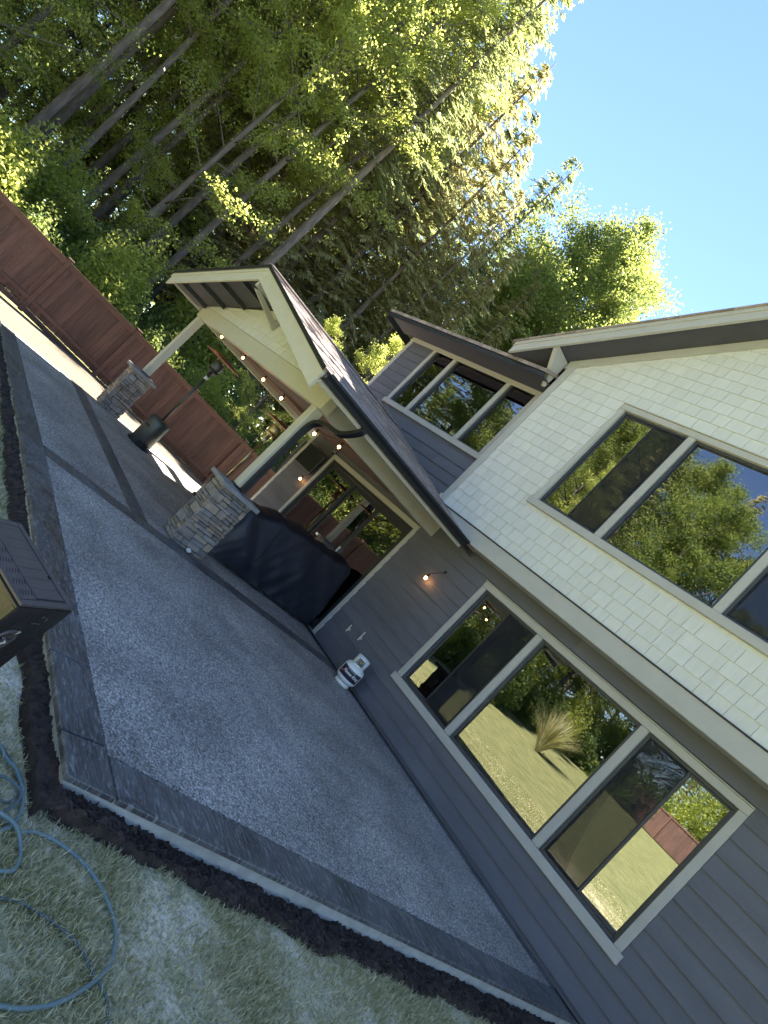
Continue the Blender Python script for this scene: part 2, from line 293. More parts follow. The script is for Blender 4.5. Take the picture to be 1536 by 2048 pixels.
def empty(name, label, cat, group=None):
    o = bpy.data.objects.new(name, None); COL.objects.link(o); o.empty_display_size = 0.2
    return tag(o, label, cat, group)
def tag(o, label=None, cat=None, group=None, kind=None):
    if label: o['label'] = label
    if cat: o['category'] = cat
    if group: o['group'] = group
    if kind: o['kind'] = kind
    return o
def sub_intervals(x0, x1, cuts):
    segs = [(x0, x1)]
    for c0, c1 in cuts:
        ns = []
        for s0, s1 in segs:
            if c1 <= s0 or c0 >= s1: ns.append((s0, s1)); continue
            if c0 > s0: ns.append((s0, c0))
            if c1 < s1: ns.append((c1, s1))
        segs = ns
    return [s for s in segs if s[1] - s[0] > 0.02]
def sstep(a_, b_, x): t = np.clip((x - a_) / (b_ - a_), 0, 1); return t * t * (3 - 2 * t)

# ------------------------------------------------------------ terrain
def yard_z(x, y):
    side = np.clip(-0.15 - 0.075 * (y + 2.65), -0.55, -0.14)
    t = sstep(-8.7, -9.2, x)
    far = sstep(20, 45, np.hypot(x, y))
    z = -0.135 * (1 - t) + side * t
    return z * (1 - far) + (-0.3) * far + 1.15 * sstep(-10, -36, y)
def axis(lo, hi, fine_lo, fine_hi, st):
    a_ = list(np.arange(fine_lo, fine_hi + 1e-6, st)); d = st; x = fine_hi
    while x < hi: d *= 1.35; x += d; a_.append(x)
    d = st; x = fine_lo
    while x > lo: d *= 1.35; x -= d; a_.insert(0, x)
    return np.array(a_)
gx = axis(-500, 500, -14, 5, 0.3); gy = axis(-500, 500, -11, 4, 0.3)
GX, GY = np.meshgrid(gx, gy, indexing='ij'); GZ = yard_z(GX, GY)
nx, ny = GX.shape
me = bpy.data.meshes.new('ground'); idx = np.arange(nx * ny).reshape(nx, ny)
qs = np.stack([idx[:-1, :-1], idx[1:, :-1], idx[1:, 1:], idx[:-1, 1:]], -1).reshape(-1, 4)
me.from_pydata(np.stack([GX, GY, GZ], -1).reshape(-1, 3).tolist(), [], qs.tolist()); me.materials.append(MATS['lawn'])
g = bpy.data.objects.new('ground', me); COL.objects.link(g); tag(g, 'lawn and yard ground around the patio and house', kind='structure')
# pale gravel side yard between patio and fence
b_ = MB(); xs = np.linspace(-11.55, -8.62, 12); ys = np.linspace(-9, 6, 46)
V = [(x, y, float(yard_z(x, y)) + 0.012 + (0.0 if x > -8.7 else 0)) for x in xs for y in ys]
b_.add(V, [(i * 46 + j, (i + 1) * 46 + j, (i + 1) * 46 + j + 1, i * 46 + j + 1) for i in range(11) for j in range(45)])
tag(b_.build('path', 'side_gravel'), 'pale gravel strip between patio edge and brown fence', kind='structure')

# ------------------------------------------------------------ patio
def pz(x): return min(0.0, (x + 3.0) * 0.0178)
def edge_x(y): return 1.312 + 0.170 * (y + 5.02)
FY0 = -5.02
XL = -8.65
def sheet(b, poly_rows, dz, thick):
    """poly_rows: list of rows, each a list of (x,y); makes a slab top at pz+dz with skirts"""
    R = len(poly_rows); Cn = len(poly_rows[0]); V = []
    for row in poly_rows: V += [(x, y, pz(x) + dz) for x, y in row]
    F = [(i * Cn + j, (i + 1) * Cn + j, (i + 1) * Cn + j + 1, i * Cn + j + 1) for i in range(R - 1) for j in range(Cn - 1)]
    o = len(V); V += [(x, y, z - thick) for x, y, z in V]
    per = [j for j in range(Cn)] + [i * Cn + Cn - 1 for i in range(1, R)] + [(R - 1) * Cn + j for j in range(Cn - 2, -1, -1)] + [i * Cn for i in range(R - 2, 0, -1)]
    F += [(per[k], per[(k + 1) % len(per)], per[(k + 1) % len(per)] + o, per[k] + o) for k in range(len(per))]
    return b.add(V, F)
yr = np.linspace(FY0 + 0.01, -0.002, 24)
b_ = MB(); rows = []
for t in [0, .2, .4, .55, .62, .7, .8, .9, 1]:
    rows.append([(XL + 0.01 + (edge_x(y) - 0.012 - XL - 0.01) * t, y) for y in yr])
sheet(b_, rows, -0.012, 0.22)
tag(b_.build('patio', 'concrete'), 'concrete slab under the patio surface with pale exposed edge', kind='structure')
def agg(poly, name='patio_surface', label=None):
    b = MB(); sheet(b, poly, 0.0, 0.011); o = b.build(name, 'aggregate'); tag(o, label, kind='structure'); return o
BW = 0.26
def ybx(y): return -2.80 + 0.085 * (y + 3.5)          # right edge of the band beside the pillar
ys = np.linspace(FY0 + BW + 0.006, -0.13, 14)
agg([[(ybx(y) + 0.006 + (edge_x(y) - 0.28 - ybx(y) - 0.012) * t, y) for y in ys] for t in (0, .25, .5, .75, 1)], 'patio_surface', 'grey exposed aggregate patio in front of the house windows')
ys = np.linspace(FY0 + BW + 0.006, -3.656, 5)
agg([[(XL + 0.02 + (ybx(y) - 0.306 - XL - 0.02) * t, y) for y in ys] for t in (0, .2, .4, .6, .8, 1)], 'patio_surface', 'grey exposed aggregate strip in front of the stone pillars')
ys = np.linspace(-3.394, -0.13, 8)
agg([[(XL + 0.02 + (ybx(y) - 0.306 - XL - 0.02) * t, y) for y in ys] for t in (0, .2, .4, .6, .8, 1)], 'patio_surface', 'grey exposed aggregate floor under the patio cover')
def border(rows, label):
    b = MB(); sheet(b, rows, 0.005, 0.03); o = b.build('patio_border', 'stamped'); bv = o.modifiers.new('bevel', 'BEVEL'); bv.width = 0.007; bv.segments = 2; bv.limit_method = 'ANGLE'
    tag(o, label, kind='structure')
yy = lambda a_, b2, n_: np.linspace(a_, b2, n_)
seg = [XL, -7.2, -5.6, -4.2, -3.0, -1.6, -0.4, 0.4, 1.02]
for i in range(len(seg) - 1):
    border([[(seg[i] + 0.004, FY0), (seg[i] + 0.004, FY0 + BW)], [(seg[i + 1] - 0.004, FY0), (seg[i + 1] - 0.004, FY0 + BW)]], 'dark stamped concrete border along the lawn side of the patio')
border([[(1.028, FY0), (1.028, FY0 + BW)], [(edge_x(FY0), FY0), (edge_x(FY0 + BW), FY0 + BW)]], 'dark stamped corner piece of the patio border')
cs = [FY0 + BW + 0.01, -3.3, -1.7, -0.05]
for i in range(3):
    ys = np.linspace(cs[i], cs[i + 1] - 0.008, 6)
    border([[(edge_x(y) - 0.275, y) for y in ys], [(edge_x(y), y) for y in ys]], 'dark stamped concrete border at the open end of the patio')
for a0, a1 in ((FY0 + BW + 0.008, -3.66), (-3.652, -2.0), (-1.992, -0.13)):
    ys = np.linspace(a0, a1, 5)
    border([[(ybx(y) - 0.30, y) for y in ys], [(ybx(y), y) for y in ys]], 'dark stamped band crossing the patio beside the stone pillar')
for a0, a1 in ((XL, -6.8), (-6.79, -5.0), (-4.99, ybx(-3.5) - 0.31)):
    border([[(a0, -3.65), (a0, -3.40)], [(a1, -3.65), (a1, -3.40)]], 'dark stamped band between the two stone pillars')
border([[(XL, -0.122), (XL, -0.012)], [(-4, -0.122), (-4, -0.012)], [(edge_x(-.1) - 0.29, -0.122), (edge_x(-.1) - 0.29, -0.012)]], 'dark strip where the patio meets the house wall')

# soil trench along the slab
def npnoise(x, y, s, seed=0):
    return np.array([mnoise.noise(Vector((float(a_) * s, float(c_) * s, seed))) for a_, c_ in zip(np.ravel(x), np.ravel(y))]).reshape(np.shape(x))
def mulch_out_x(y):
    return edge_x(y) + np.interp(y, [-5.2, -4.9, -4.3, -3.4, -2.0, 0.3], [0.09, 0.12, 0.15, 0.21, 0.21, 0.21]) + 0.055 * npnoise(y, y * 0, 3.1, 5)
def mulch_out_y(x): return FY0 - 0.095 + 0.035 * npnoise(x, x * 0, 2.7, 9)
b_ = MB()
ys = np.linspace(-5.02, 0.1, 640); W_ = 18; V = []
ox = mulch_out_x(ys)
for i, y in enumerate(ys):
    for k in range(W_):
        t = k / (W_ - 1); x = edge_x(y) - 0.02 + (ox[i] - edge_x(y) + 0.02) * t
        z = (-0.100 + 0.045 * max(0.0, (-4.3 - y) / 0.7)) + (0.020 * mnoise.noise(Vector((x * 7.3, y * 7.3, 1))) + 0.022 * mnoise.noise(Vector((x * 31, y * 31, 12)))) + 0.014 * mnoise.noise(Vector((x * 60, y * 60, 4))) 
        if k == W_ - 1: z = -0.15
        V.append((x, y, z))
b_.add(V, [(i * W_ + k, i * W_ + k + 1, (i + 1) * W_ + k + 1, (i + 1) * W_ + k) for i in range(639) for k in range(W_ - 1)])
xs = np.linspace(-9, 1.45, 900); V = []; oy = mulch_out_y(xs); W_ = 9
for i, x in enumerate(xs):
    for k in range(W_):
        t = k / (W_ - 1); y = FY0 + 0.02 + (oy[i] - FY0 - 0.02) * t
        z = -0.045 - 0.04 * t + (0.020 * mnoise.noise(Vector((x * 7.3, y * 7.3, 1))) + 0.022 * mnoise.noise(Vector((x * 31, y * 31, 12)))) + 0.012 * mnoise.noise(Vector((x * 60, y * 60, 4)))
        if x < -3: z += pz(x)
        if k == W_ - 1: z = -0.16
        V.append((x, y, z))
b_.add(V, [(i * W_ + k, i * W_ + k + 1, (i + 1) * W_ + k + 1, (i + 1) * W_ + k) for i in range(899) for k in range(W_ - 1)])
tag(b_.build('soil_trench', 'soil'), 'dark bare soil strip along the edge of the patio', kind='structure')
# loose clods on the soil
b_ = MB()
for k in range(2600):
    y = random.uniform(-5.0, -1.0); o_ = float(mulch_out_x(np.array([y]))[0]); x = random.uniform(edge_x(y) + 0.005, o_ + 0.01); r = random.choice((0.004, 0.006, 0.009, 0.013, 0.019))
    c = Vector((x, y, -0.100 + 0.045 * max(0.0, (-4.3 - y) / 0.7))); V = [c + Vector((random.uniform(-1, 1), random.uniform(-1, 1), random.uniform(-.3, 1.2))) * r for _ in range(4)]
    b_.add(V, [(0, 1, 2), (0, 2, 3), (0, 3, 1), (1, 3, 2)])
tag(b_.build('soil_clods', 'soil'), 'loose dark clods lying on the soil strip', 'soil', kind='stuff')

# grass blades
def grass(name, x0, x1, y0, y1, dens, h0, h1, wid, label):
    nB = int((x1 - x0) * (y1 - y0) * dens); x = rng.uniform(x0, x1, nB); y = rng.uniform(y0, y1, nB)
    keep = (y < mulch_out_y(x) + 0.01) | (x > mulch_out_x(np.clip(y, -5.02, 0)) - 0.012)
    keep &= ~((y < FY0) & (y > FY0 - 0.05) & (x < 1.3))
    pn = npnoise(x, y, 2.1, 2) * 0.75 + npnoise(x, y, 6.5, 7) * 0.55
    keep &= rng.uniform(-0.45, 0.55, nB) > pn - 0.12
    x, y, pn = x[keep], y[keep], pn[keep]; nB = len(x)
    z = yard_z(x, y) - 0.004; h = rng.uniform(h0, h1, nB) * (1 - 0.5 * np.clip(pn + .1, 0, 0.8)); an = rng.uniform(0, 2 * np.pi, nB); le = rng.uniform(0.15, 1.1, nB) * h; wd = wid * rng.uniform(.6, 1.3, nB)
    dx, dy = np.cos(an), np.sin(an); px, py = -dy * wd, dx * wd
    a_ = np.stack([x - px, y - py, z], -1); b2 = np.stack([x + px, y + py, z], -1)
    mx_, my_ = x + dx * le * .35, y + dy * le * .35
    c = np.stack([mx_ + px * .8, my_ + py * .8, z + h * .6], -1); d = np.stack([mx_ - px * .8, my_ - py * .8, z + h * .6], -1)
    e_ = np.stack([x + dx * le, y + dy * le, z + h * rng.uniform(.7, 1.0, nB)], -1)
    V = np.stack([a_, b2, c, d, e_], 1).reshape(-1, 3)
    me = bpy.data.meshes.new(name); me.vertices.add(len(V)); me.vertices.foreach_set('co', V.ravel())
    base = np.arange(nB)[:, None] * 5; lo = np.concatenate([base + np.array([[0, 1, 2, 3]]), base + np.array([[3, 2, 4]])], 1).ravel()
    me.loops.add(len(lo)); me.loops.foreach_set('vertex_index', lo)
    st = (np.arange(nB)[:, None] * 7 + np.array([[0, 4]])).ravel(); tot = np.tile([4, 3], nB)
    me.polygons.add(2 * nB); me.polygons.foreach_set('loop_start', st); me.polygons.foreach_set('loop_total', tot); me.update(calc_edges=True); me.materials.append(MATS['grass'])
    o = bpy.data.objects.new(name, me); COL.objects.link(o); tag(o, label, 'grass', kind='stuff')
grass('lawn_grass', 0.9, 2.7, -5.75, -1.2, 17000, 0.016, 0.050, 0.0019, 'thin dusty green lawn grass beside the garden hose')
grass('lawn_grass', -9.0, 0.9, -5.9, -5.04, 6500, 0.02, 0.055, 0.0022, 'thin green lawn grass along the long patio border')
grass('lawn_grass', -9.0, 6.0, -9.5, -6.1, 700, 0.02, 0.05, 0.0035, 'sparse lawn grass further out from the patio')

# ------------------------------------------------------------ house
house = empty('house', 'two storey house with dark lap siding, cream shingle gable and taupe trimmed windows', 'house')
def wedge(name, x0, x1, z0, z1, Y, parent, m, t0=0.027, t1=0.004, zt0=None, zt1=None):
    """one lapped board or shingle on a wall facing -Y; zt0/zt1 clip the top corners"""
    a_ = z1 if zt0 is None else zt0; c = z1 if zt1 is None else zt1; b = MB()
    b.add([(x0, Y - t0, z0), (x1, Y - t0, z0), (x1, Y - t1, c), (x0, Y - t1, a_), (x0, Y, z0), (x1, Y, z0), (x1, Y, c), (x0, Y, a_)],
          [(0, 1, 2, 3), (5, 4, 7, 6), (0, 4, 5, 1), (3, 2, 6, 7), (0, 3, 7, 4), (1, 5, 6, 2)])
    return b.build(name, m, parent)
def siding(parent, x0, x1, z0, z1, Y, ex, openings, m='siding_dark'):
    z = z0; k = 0
    while z < z1 - 0.02:
        zt = min(z + ex, z1)
        cuts = [(o[0], o[1]) for o in openings if min(o[3], zt) - max(o[2], z) > 0.35 * (zt - z)]
        for s0, s1 in sub_intervals(x0, x1, cuts):
            js = [s0]; x = s0 + random.uniform(1.6, 3.6)
            while x < s1 - 0.7: js.append(x); x += 3.66
            js.append(s1)
            for i in range(len(js) - 1): wedge('siding_board', js[i] + (0.0012 if i else 0), js[i + 1] - 0.0012, z, zt + 0.012, Y, parent, m)
        z += ex; k += 1
def sheath(parent, x0, x1, z0, z1, y0, y1, openings, m='siding_dark', name='wall'):
    b = MB(); zs = sorted({z0, z1, *[o[2] for o in openings], *[o[3] for o in openings]}); zs = [z for z in zs if z0 <= z <= z1]
    for i in range(len(zs) - 1):
        cuts = [(o[0], o[1]) for o in openings if o[2] <= zs[i] + 1e-6 and o[3] >= zs[i + 1] - 1e-6]
        for s0, s1 in sub_intervals(x0, x1, cuts): b.box(s0, s1, y0, y1, zs[i], zs[i + 1])
    return b.build(name, m, parent)
LW = (-1.728, 1.950, 0.645, 2.249); DR = (-6.44, -3.54, 0.03, 2.215); RW = (-6.58, -3.71, 3.78, 5.14); UW = (-1.93, 1.80, 3.568, 5.250)
UY = -0.30
def grow(o, t, bt=None): return (o[0] - t, o[1] + t, o[2] - (bt or t), o[3] + t)
sheath(house, -7.53, 6.0, 0.0, 2.6, 0.0, 0.16, [LW, DR])
sheath(house, -7.53, -3.2, 2.6, 5.42, 0.001, 0.16, [RW])
siding(house, -7.43, 6.0, 0.05, 2.56, -0.0005, 0.178, [grow(LW, 0.09), grow(DR, 0.08, 0.03)])
siding(house, -7.43, -3.33, 2.72, 5.42, -0.0005, 0.178, [grow(RW, 0.09)])
MB().cbox(-7.53, -7.43, -0.03, 0.16, 0.0, 5.42).build('corner_trim', 'trim', house)
MB().box(-7.53, -7.5, 0.16, 9, -0.3, 5.42).build('side_wall', 'siding_dark', house)
MB().box(-7.5, 6.0, 8.9, 9.0, -0.3, 5.6).build('rear_wall', 'siding_dark', house)
MB().box(5.96, 6.0, 0.16, 9, -0.3, 5.6).build('side_wall', 'siding_dark', house)
MB().box(-7.45, 5.9, 0.3, 8.8, -0.02, 0.01).build('room_floor', 'room', house)
MB().box(-7.45, 5.9, 0.17, 8.8, 2.66, 2.82).build('upper_floor', 'room', house)
MB().box(-7.45, 5.9, 0.17, 8.8, 5.38, 5.42).build('attic_floor', 'room', house)
for xw in (-3.05, 2.9): MB().box(xw, xw + 0.1, 0.17, 8.8, 0.01, 2.66).build('room_wall', 'room', house)
MB().box(-7.4, 5.9, 4.2, 4.3, 0.01, 2.66).build('room_wall', 'room', house)
MB().box(-7.4, 5.9, 3.6, 3.7, 2.82, 5.38).build('room_wall', 'room', house)
# bay with shingles
BX0, BX1 = -3.28, 3.20
RK = 0.54
def rake_z(x): return 5.42 + RK * (4.07 - abs(x + 0.04)) + 0.0
def bay_top(x): return rake_z(x) - 0.27
b_ = MB()
op = UW
for s0, s1, z0, z1 in ((BX0, op[0], 2.56, 5.58), (op[1], BX1, 2.56, 5.58), (op[0], op[1], 2.56, op[2]), (op[0], op[1], op[3], 5.58)): b_.box(s0, s1, UY, UY + 0.14, z0, z1)
b_.prism([(BX0, 5.58), (BX1, 5.58), (BX1, 5.62), (-0.04, bay_top(-0.04)), (BX0, 5.62)], UY, UY + 0.14)
b_.box(BX0, BX0 + 0.04, UY + 0.14, 0.0, 2.56, 5.6); b_.box(BX1 - 0.04, BX1, UY + 0.14, 0.0, 2.56, 5.6); b_.box(BX0 + 0.04, BX1 - 0.04, UY + 0.14, 0.0, 2.56, 2.6)
b_.build('bay_wall', 'cream', house)
SHN = 0; rest = MB()
EX = 0.163; z = 2.752; row = 0
while z < 7.4:
    x = BX0 + 0.09 + random.uniform(-0.2, 0)
    while x < BX1 - 0.09:
        wd = random.choice((0.15, 0.17, 0.19, 0.20, 0.22, 0.27)); x0 = max(x, BX0 + 0.095); x1 = min(x + wd, BX1 - 0.095); x += wd + 0.005
        if x1 - x0 < 0.03: continue
        g_ = grow(UW, 0.09, 0.10)
        for s0, s1 in sub_intervals(x0, x1, [(g_[0], g_[1])] if (min(g_[3], z + EX) - max(g_[2], z) > 0.35 * EX) else []):
            a_, c = min(z + EX + .012, bay_top(s0) - 0.03), min(z + EX + .012, bay_top(s1) - 0.03)
            if max(a_, c) < z + 0.02: continue
            a_ = max(a_, z + 0.005); c = max(c, z + 0.005); t0 = 0.016 + random.uniform(-.0015, .0015)
            zb = z + random.uniform(-.0015, .0015)
            vis = s0 < 2.15 and (s0 < 0.9 or z < 4.5) and SHN < 300 and (z < 5.9 or s0 < -0.9)
            if vis: wedge('shingle', s0, s1, zb, z + EX + .012, UY, house, 'cream', t0, 0.005, a_, c); SHN += 1
            else:
                rest.add([(s0, UY - t0, zb), (s1, UY - t0, zb), (s1, UY - .005, c), (s0, UY - .005, a_), (s0, UY, zb), (s1, UY, zb), (s1, UY, c), (s0, UY, a_)], [(0, 1, 2, 3), (0, 4, 5, 1), (3, 2, 6, 7), (0, 3, 7, 4), (1, 5, 6, 2)])
    z += EX; row += 1
tag(rest.build('shingle_field', 'cream', house), 'remaining cream shingles of the gable wall', kind='stuff')
MB().cbox(BX0 - 0.025, BX0 + 0.09, UY - 0.032, 0.0, 2.77, 5.60).build('corner_trim', 'trim', house)
MB().cbox(BX1 - 0.09, BX1 + 0.025, UY - 0.032, 0.0, 2.77, 5.60).build('corner_trim', 'trim', house)
MB().cbox(BX0 - 0.03, BX1 + 0.03, UY - 0.036, -0.02, 2.535, 2.752).build('belly_band', 'trim', house)
MB().cbox(BX0 - 0.03, BX1 + 0.03, UY - 0.050, UY - 0.03, 2.748, 2.766, 0.003).build('drip_edge', 'frame_dark', house)
MB().cbox(BX0 - 0.045, BX0 - 0.005, UY - 0.05, UY + 0.03, 2.80, 2.87, 0.004).build('trim_block', 'cream_beam', house)
# gable roof over the bay
def slopequad(b, sgn, y0, y1, xo, xi, off0, off1):
    """solid slab between two offsets below the rake line, from |x| distance xo (outer) to xi"""
    cx = -0.04; P = []
    for d in (off0, off1):
        P += [(cx + sgn * xo, rake_z(cx + sgn * xo) - d), (cx + sgn * xi, rake_z(cx + sgn * xi) - d)]
    return b.prism([P[0], P[1], P[3], P[2]], y0, y1)
for sgn in (-1, 1):
    slopequad(MB(), sgn, -0.78, 8.9, 4.10, 0.0, 0.0, 0.03).build('gable_roof', 'asphalt', house)
    slopequad(MB(), sgn, -0.755, -0.70, 4.05, 0.0, 0.032, 0.10).build('fascia', 'trim', house)
    slopequad(MB(), sgn, -0.74, -0.70, 4.05, 0.0, 0.101, 0.235).build('rake_board', 'trim', house)
    slopequad(MB(), sgn, -0.70, UY - 0.05, 4.05, 0.0, 0.16, 0.19).build('soffit', 'soffit', house)
    slopequad(MB(), sgn, UY - 0.045, UY - 0.001, 3.30, 0.0, 0.191, 0.33).build('frieze_board', 'trim', house)
    slopequad(MB(), sgn, -0.70, -0.0, 4.05, 3.28, 0.16, 0.192).build('eave_soffit', 'soffit', house)
    # knee bracket at the gable foot
    x = -0.04 + sgn * 3.36; b_ = MB(); zt = rake_z(x) - 0.20
    pr_ = [(UY - .033, zt - .50), (UY - .033, zt), (-0.69, zt), (-0.69, zt - .06)]; n4 = 4
    b_.add([(x - .04, y_, z_) for y_, z_ in pr_] + [(x + .04, y_, z_) for y_, z_ in pr_], [(0, 1, 2, 3), (7, 6, 5, 4)] + [(i_, i_ + 4, (i_ + 1) % 4 + 4, (i_ + 1) % 4) for i_ in range(4)])
    b_.build('bracket', 'trim', house)
# main roof behind, eave above the recessed wall
for xa, xb, ya, za in ((-8.0, BX0 - 0.05, -0.58, 5.26), (BX0 - 0.05, 6.3, 0.15, 5.576)):
    b_ = MB(); b_.add([(xa, ya, za), (xb, ya, za), (xb, 4.6, 7.5), (xa, 4.6, 7.5), (xb, 9.6, 5.3), (xa, 9.6, 5.3),
                       (xa, ya, za - .06), (xb, ya, za - .06), (xb, 4.6, 7.44), (xa, 4.6, 7.44), (xb, 9.6, 5.24), (xa, 9.6, 5.24)],
                      [(0, 1, 2, 3), (3, 2, 4, 5), (7, 6, 9, 8), (8, 9, 11, 10), (0, 6, 7, 1), (4, 10, 11, 5), (0, 3, 9, 6), (3, 5, 11, 9), (1, 7, 8, 2), (2, 8, 10, 4)])
    b_.build('main_roof', 'asphalt', house)
MB().cbox(-7.97, BX0 - 0.06, -0.565, -0.53, 5.12, 5.195).build('fascia', 'frame_dark', house)
MB().cbox(-7.96, BX0 - 0.06, -0.53, 0.0, 5.16, 5.178, 0.003).build('soffit', 'soffit', house)
MB().cbox(-7.44, BX0 - 0.03, -0.035, -0.019, 5.07, 5.158, 0.003).build('frieze_board', 'trim', house)
b_ = MB(); b_.prism([(-7.98, 5.2), (-7.955, 5.2), (-7.955, 5.05), (-7.98, 5.05)], -0.56, 0.3); b_.build('rake_board', 'frame_dark', house)

def window(o, Y, mull, parts_, label, tw=0.085, sill=0.10, depth=0.10):
    """window in wall facing -Y: trim, dark frames, glass, screens. parts_: per light 'fixed','sl' (screen left),'sr'"""
    x0, x1, z0, z1 = o
    wn_ = bpy.data.objects.new('window', MB().cbox(x0 - tw, x1 + tw, Y - 0.034, Y + 0.0, z1, z1 + tw).mesh('window', 'trim')); COL.objects.link(wn_); wn_.parent = house; wn_['label'] = label
    MB().cbox(x0 - tw, x0, Y - 0.032, Y, z0, z1).build('side_casing', 'trim', wn_); MB().cbox(x1, x1 + tw, Y - 0.032, Y, z0, z1).build('side_casing', 'trim', wn_)
    MB().cbox(x0 - tw - 0.035, x1 + tw + 0.035, Y - 0.050, Y, z0 - sill, z0).build('sill', 'trim', wn_)
    MB().cbox(x0 - tw - 0.004, x1 + tw + 0.004, Y - 0.05, Y, z1 + tw + 0.001, z1 + tw + 0.013, 0.003).build('drip_cap', 'cream_beam', wn_)
    ed = [x0] + list(mull) + [x1]
    for mxx in mull: MB().cbox(mxx - 0.047, mxx + 0.047, Y - 0.030, Y + 0.06, z0 + 0.001, z1 - 0.001).build('mullion', 'trim', wn_)
    for i in range(len(ed) - 1):
        a_ = ed[i] + (0.048 if i else 0.0); c = ed[i + 1] - (0.048 if i < len(ed) - 2 else 0.0); fw = 0.034
        fr_ = MB(); y0, y1 = Y + 0.004, Y + 0.075
        def ring(b, xa, xb, za, zb, t, ya, yb):
            b.cbox(xa, xa + t, ya, yb, za, zb, .003); b.cbox(xb - t, xb, ya, yb, za, zb, .003); b.cbox(xa + t, xb - t, ya, yb, za, za + t, .003); b.cbox(xa + t, xb - t, ya, yb, zb - t, zb, .003)
        ring(fr_, a_ + .001, c - .001, z0 + .001, z1 - .001, fw, y0, y1); fo = fr_.build('frame', 'window_frame', wn_)
        if parts_[i] == 'fixed':
            MB().box(a_ + fw, c - fw, Y + 0.040, Y + 0.046, z0 + fw, z1 - fw).build('pane', 'glass', wn_)
        else:
            md = (a_ + c) / 2
            for h_, (xa, xb) in enumerate(((a_ + fw, md + 0.012), (md - 0.012, c - fw))):
                dy = 0.018 if (h_ == 0) == (parts_[i] == 'sr') else 0.0
                sh = MB(); ring(sh, xa, xb, z0 + fw, z1 - fw, 0.026, Y + 0.030 + dy - .012, Y + 0.030 + dy + .005); sh.build('sash', 'window_frame', wn_)
                MB().box(xa + .026, xb - .026, Y + 0.026 + dy, Y + 0.030 + dy, z0 + fw + .026, z1 - fw - .026).build('pane', 'glass', wn_)
            xa, xb = (a_ + fw, md) if parts_[i] == 'sl' else (md, c - fw)
            MB().box(xa + .004, xb - .004, Y + 0.0105, Y + 0.0115, z0 + fw + .004, z1 - fw - .004).build('insect_screen', 'screen', wn_)
    return wn_
window(LW, 0.0, (-0.668, 0.915), ('sr', 'fixed', 'sl'), 'three part ground floor window beside the white gas cylinder')
window(UW, UY, (-0.873, 0.753), ('sr', 'fixed', 'sl'), 'three part upper window in the cream shingle gable')
window(RW, 0.0, (-5.94, -4.38), ('fixed', 'fixed', 'fixed'), 'three part upper window above the patio roof')
# sliding glass door
x0, x1, z0, z1 = DR
dr = bpy.data.objects.new('door', MB().cbox(x0 - 0.085, x1 + 0.085, -0.034, 0.0, z1, z1 + 0.09).mesh('door', 'trim')); COL.objects.link(dr); dr.parent = house; dr['label'] = 'dark framed sliding glass door behind the covered grill'
MB().cbox(x0 - 0.085, x0, -0.032, 0, z0 - .01, z1).build('side_casing', 'trim', dr); MB().cbox(x1, x1 + 0.085, -0.032, 0, z0 - .01, z1).build('side_casing', 'trim', dr)
b_ = MB(); b_.cbox(x0, x0 + 0.06, 0.005, 0.1, z0, z1, .004); b_.cbox(x1 - 0.06, x1, 0.005, 0.1, z0, z1, .004); b_.cbox(x0 + .06, x1 - .06, 0.005, 0.1, z1 - 0.07, z1, .004); b_.cbox(x0 + .06, x1 - .06, 0.005, 0.1, z0, z0 + 0.05, .004); b_.build('frame', 'frame_dark', dr)
dw = (x1 - x0 - 0.12) / 3
for k in range(3):
    xa, xb = x0 + 0.06 + k * dw, x0 + 0.06 + (k + 1) * dw; yo = 0.02 + 0.022 * (k % 2); b_ = MB(); t = 0.07
    b_.cbox(xa - .01, xa + t, yo, yo + .02, z0 + .05, z1 - .07, .003); b_.cbox(xb - t, xb + .01, yo, yo + .02, z0 + .05, z1 - .07, .003); b_.cbox(xa + t, xb - t, yo, yo + .02, z0 + .05, z0 + .16, .003); b_.cbox(xa + t, xb - t, yo, yo + .02, z1 - .16, z1 - .07, .003)
    b_.build('sash', 'frame_dark', dr); MB().box(xa + t, xb - t, yo + .007, yo + .012, z0 + .16, z1 - .16).build('pane', 'glass', dr)
MB().cbox(x1 - 0.06 - dw + 0.01, x1 - 0.06 - dw + 0.04, -0.02, 0.018, 0.95, 1.2, .005).build('handle', 'galv', dr)
# wall bits: gas stub pipes, door camera
for x, za, zb in ((-3.01, 0.436, 0.556), (-2.717, 0.491, 0.646)):
    b_ = MB(); b_.tube([(x, -0.04, za), (x, -0.04, zb)], 0.011, 8); b_.cbox(x - 0.025, x + 0.025, -0.03, -0.014, za + 0.03, za + 0.07, .003); b_.build('pipe_stub', 'galv', house)
cm = empty('security_camera', 'small round security camera at the corner of the glass door trim', 'camera')
MB().lathe([(0.0, 0), (0.03, 0), (0.034, 0.012), (0.034, 0.02)], 16, (-6.56, -0.055, 2.30)).build('mount', 'galv', cm)
MB().sphere((-6.56, -0.055, 2.285), 0.032, 14).build('lens_ball', 'black_metal', cm, True)
MB().cbox(-6.585, -6.535, -0.055, -0.016, 2.312, 2.335, .004).build('bracket', 'galv', cm)

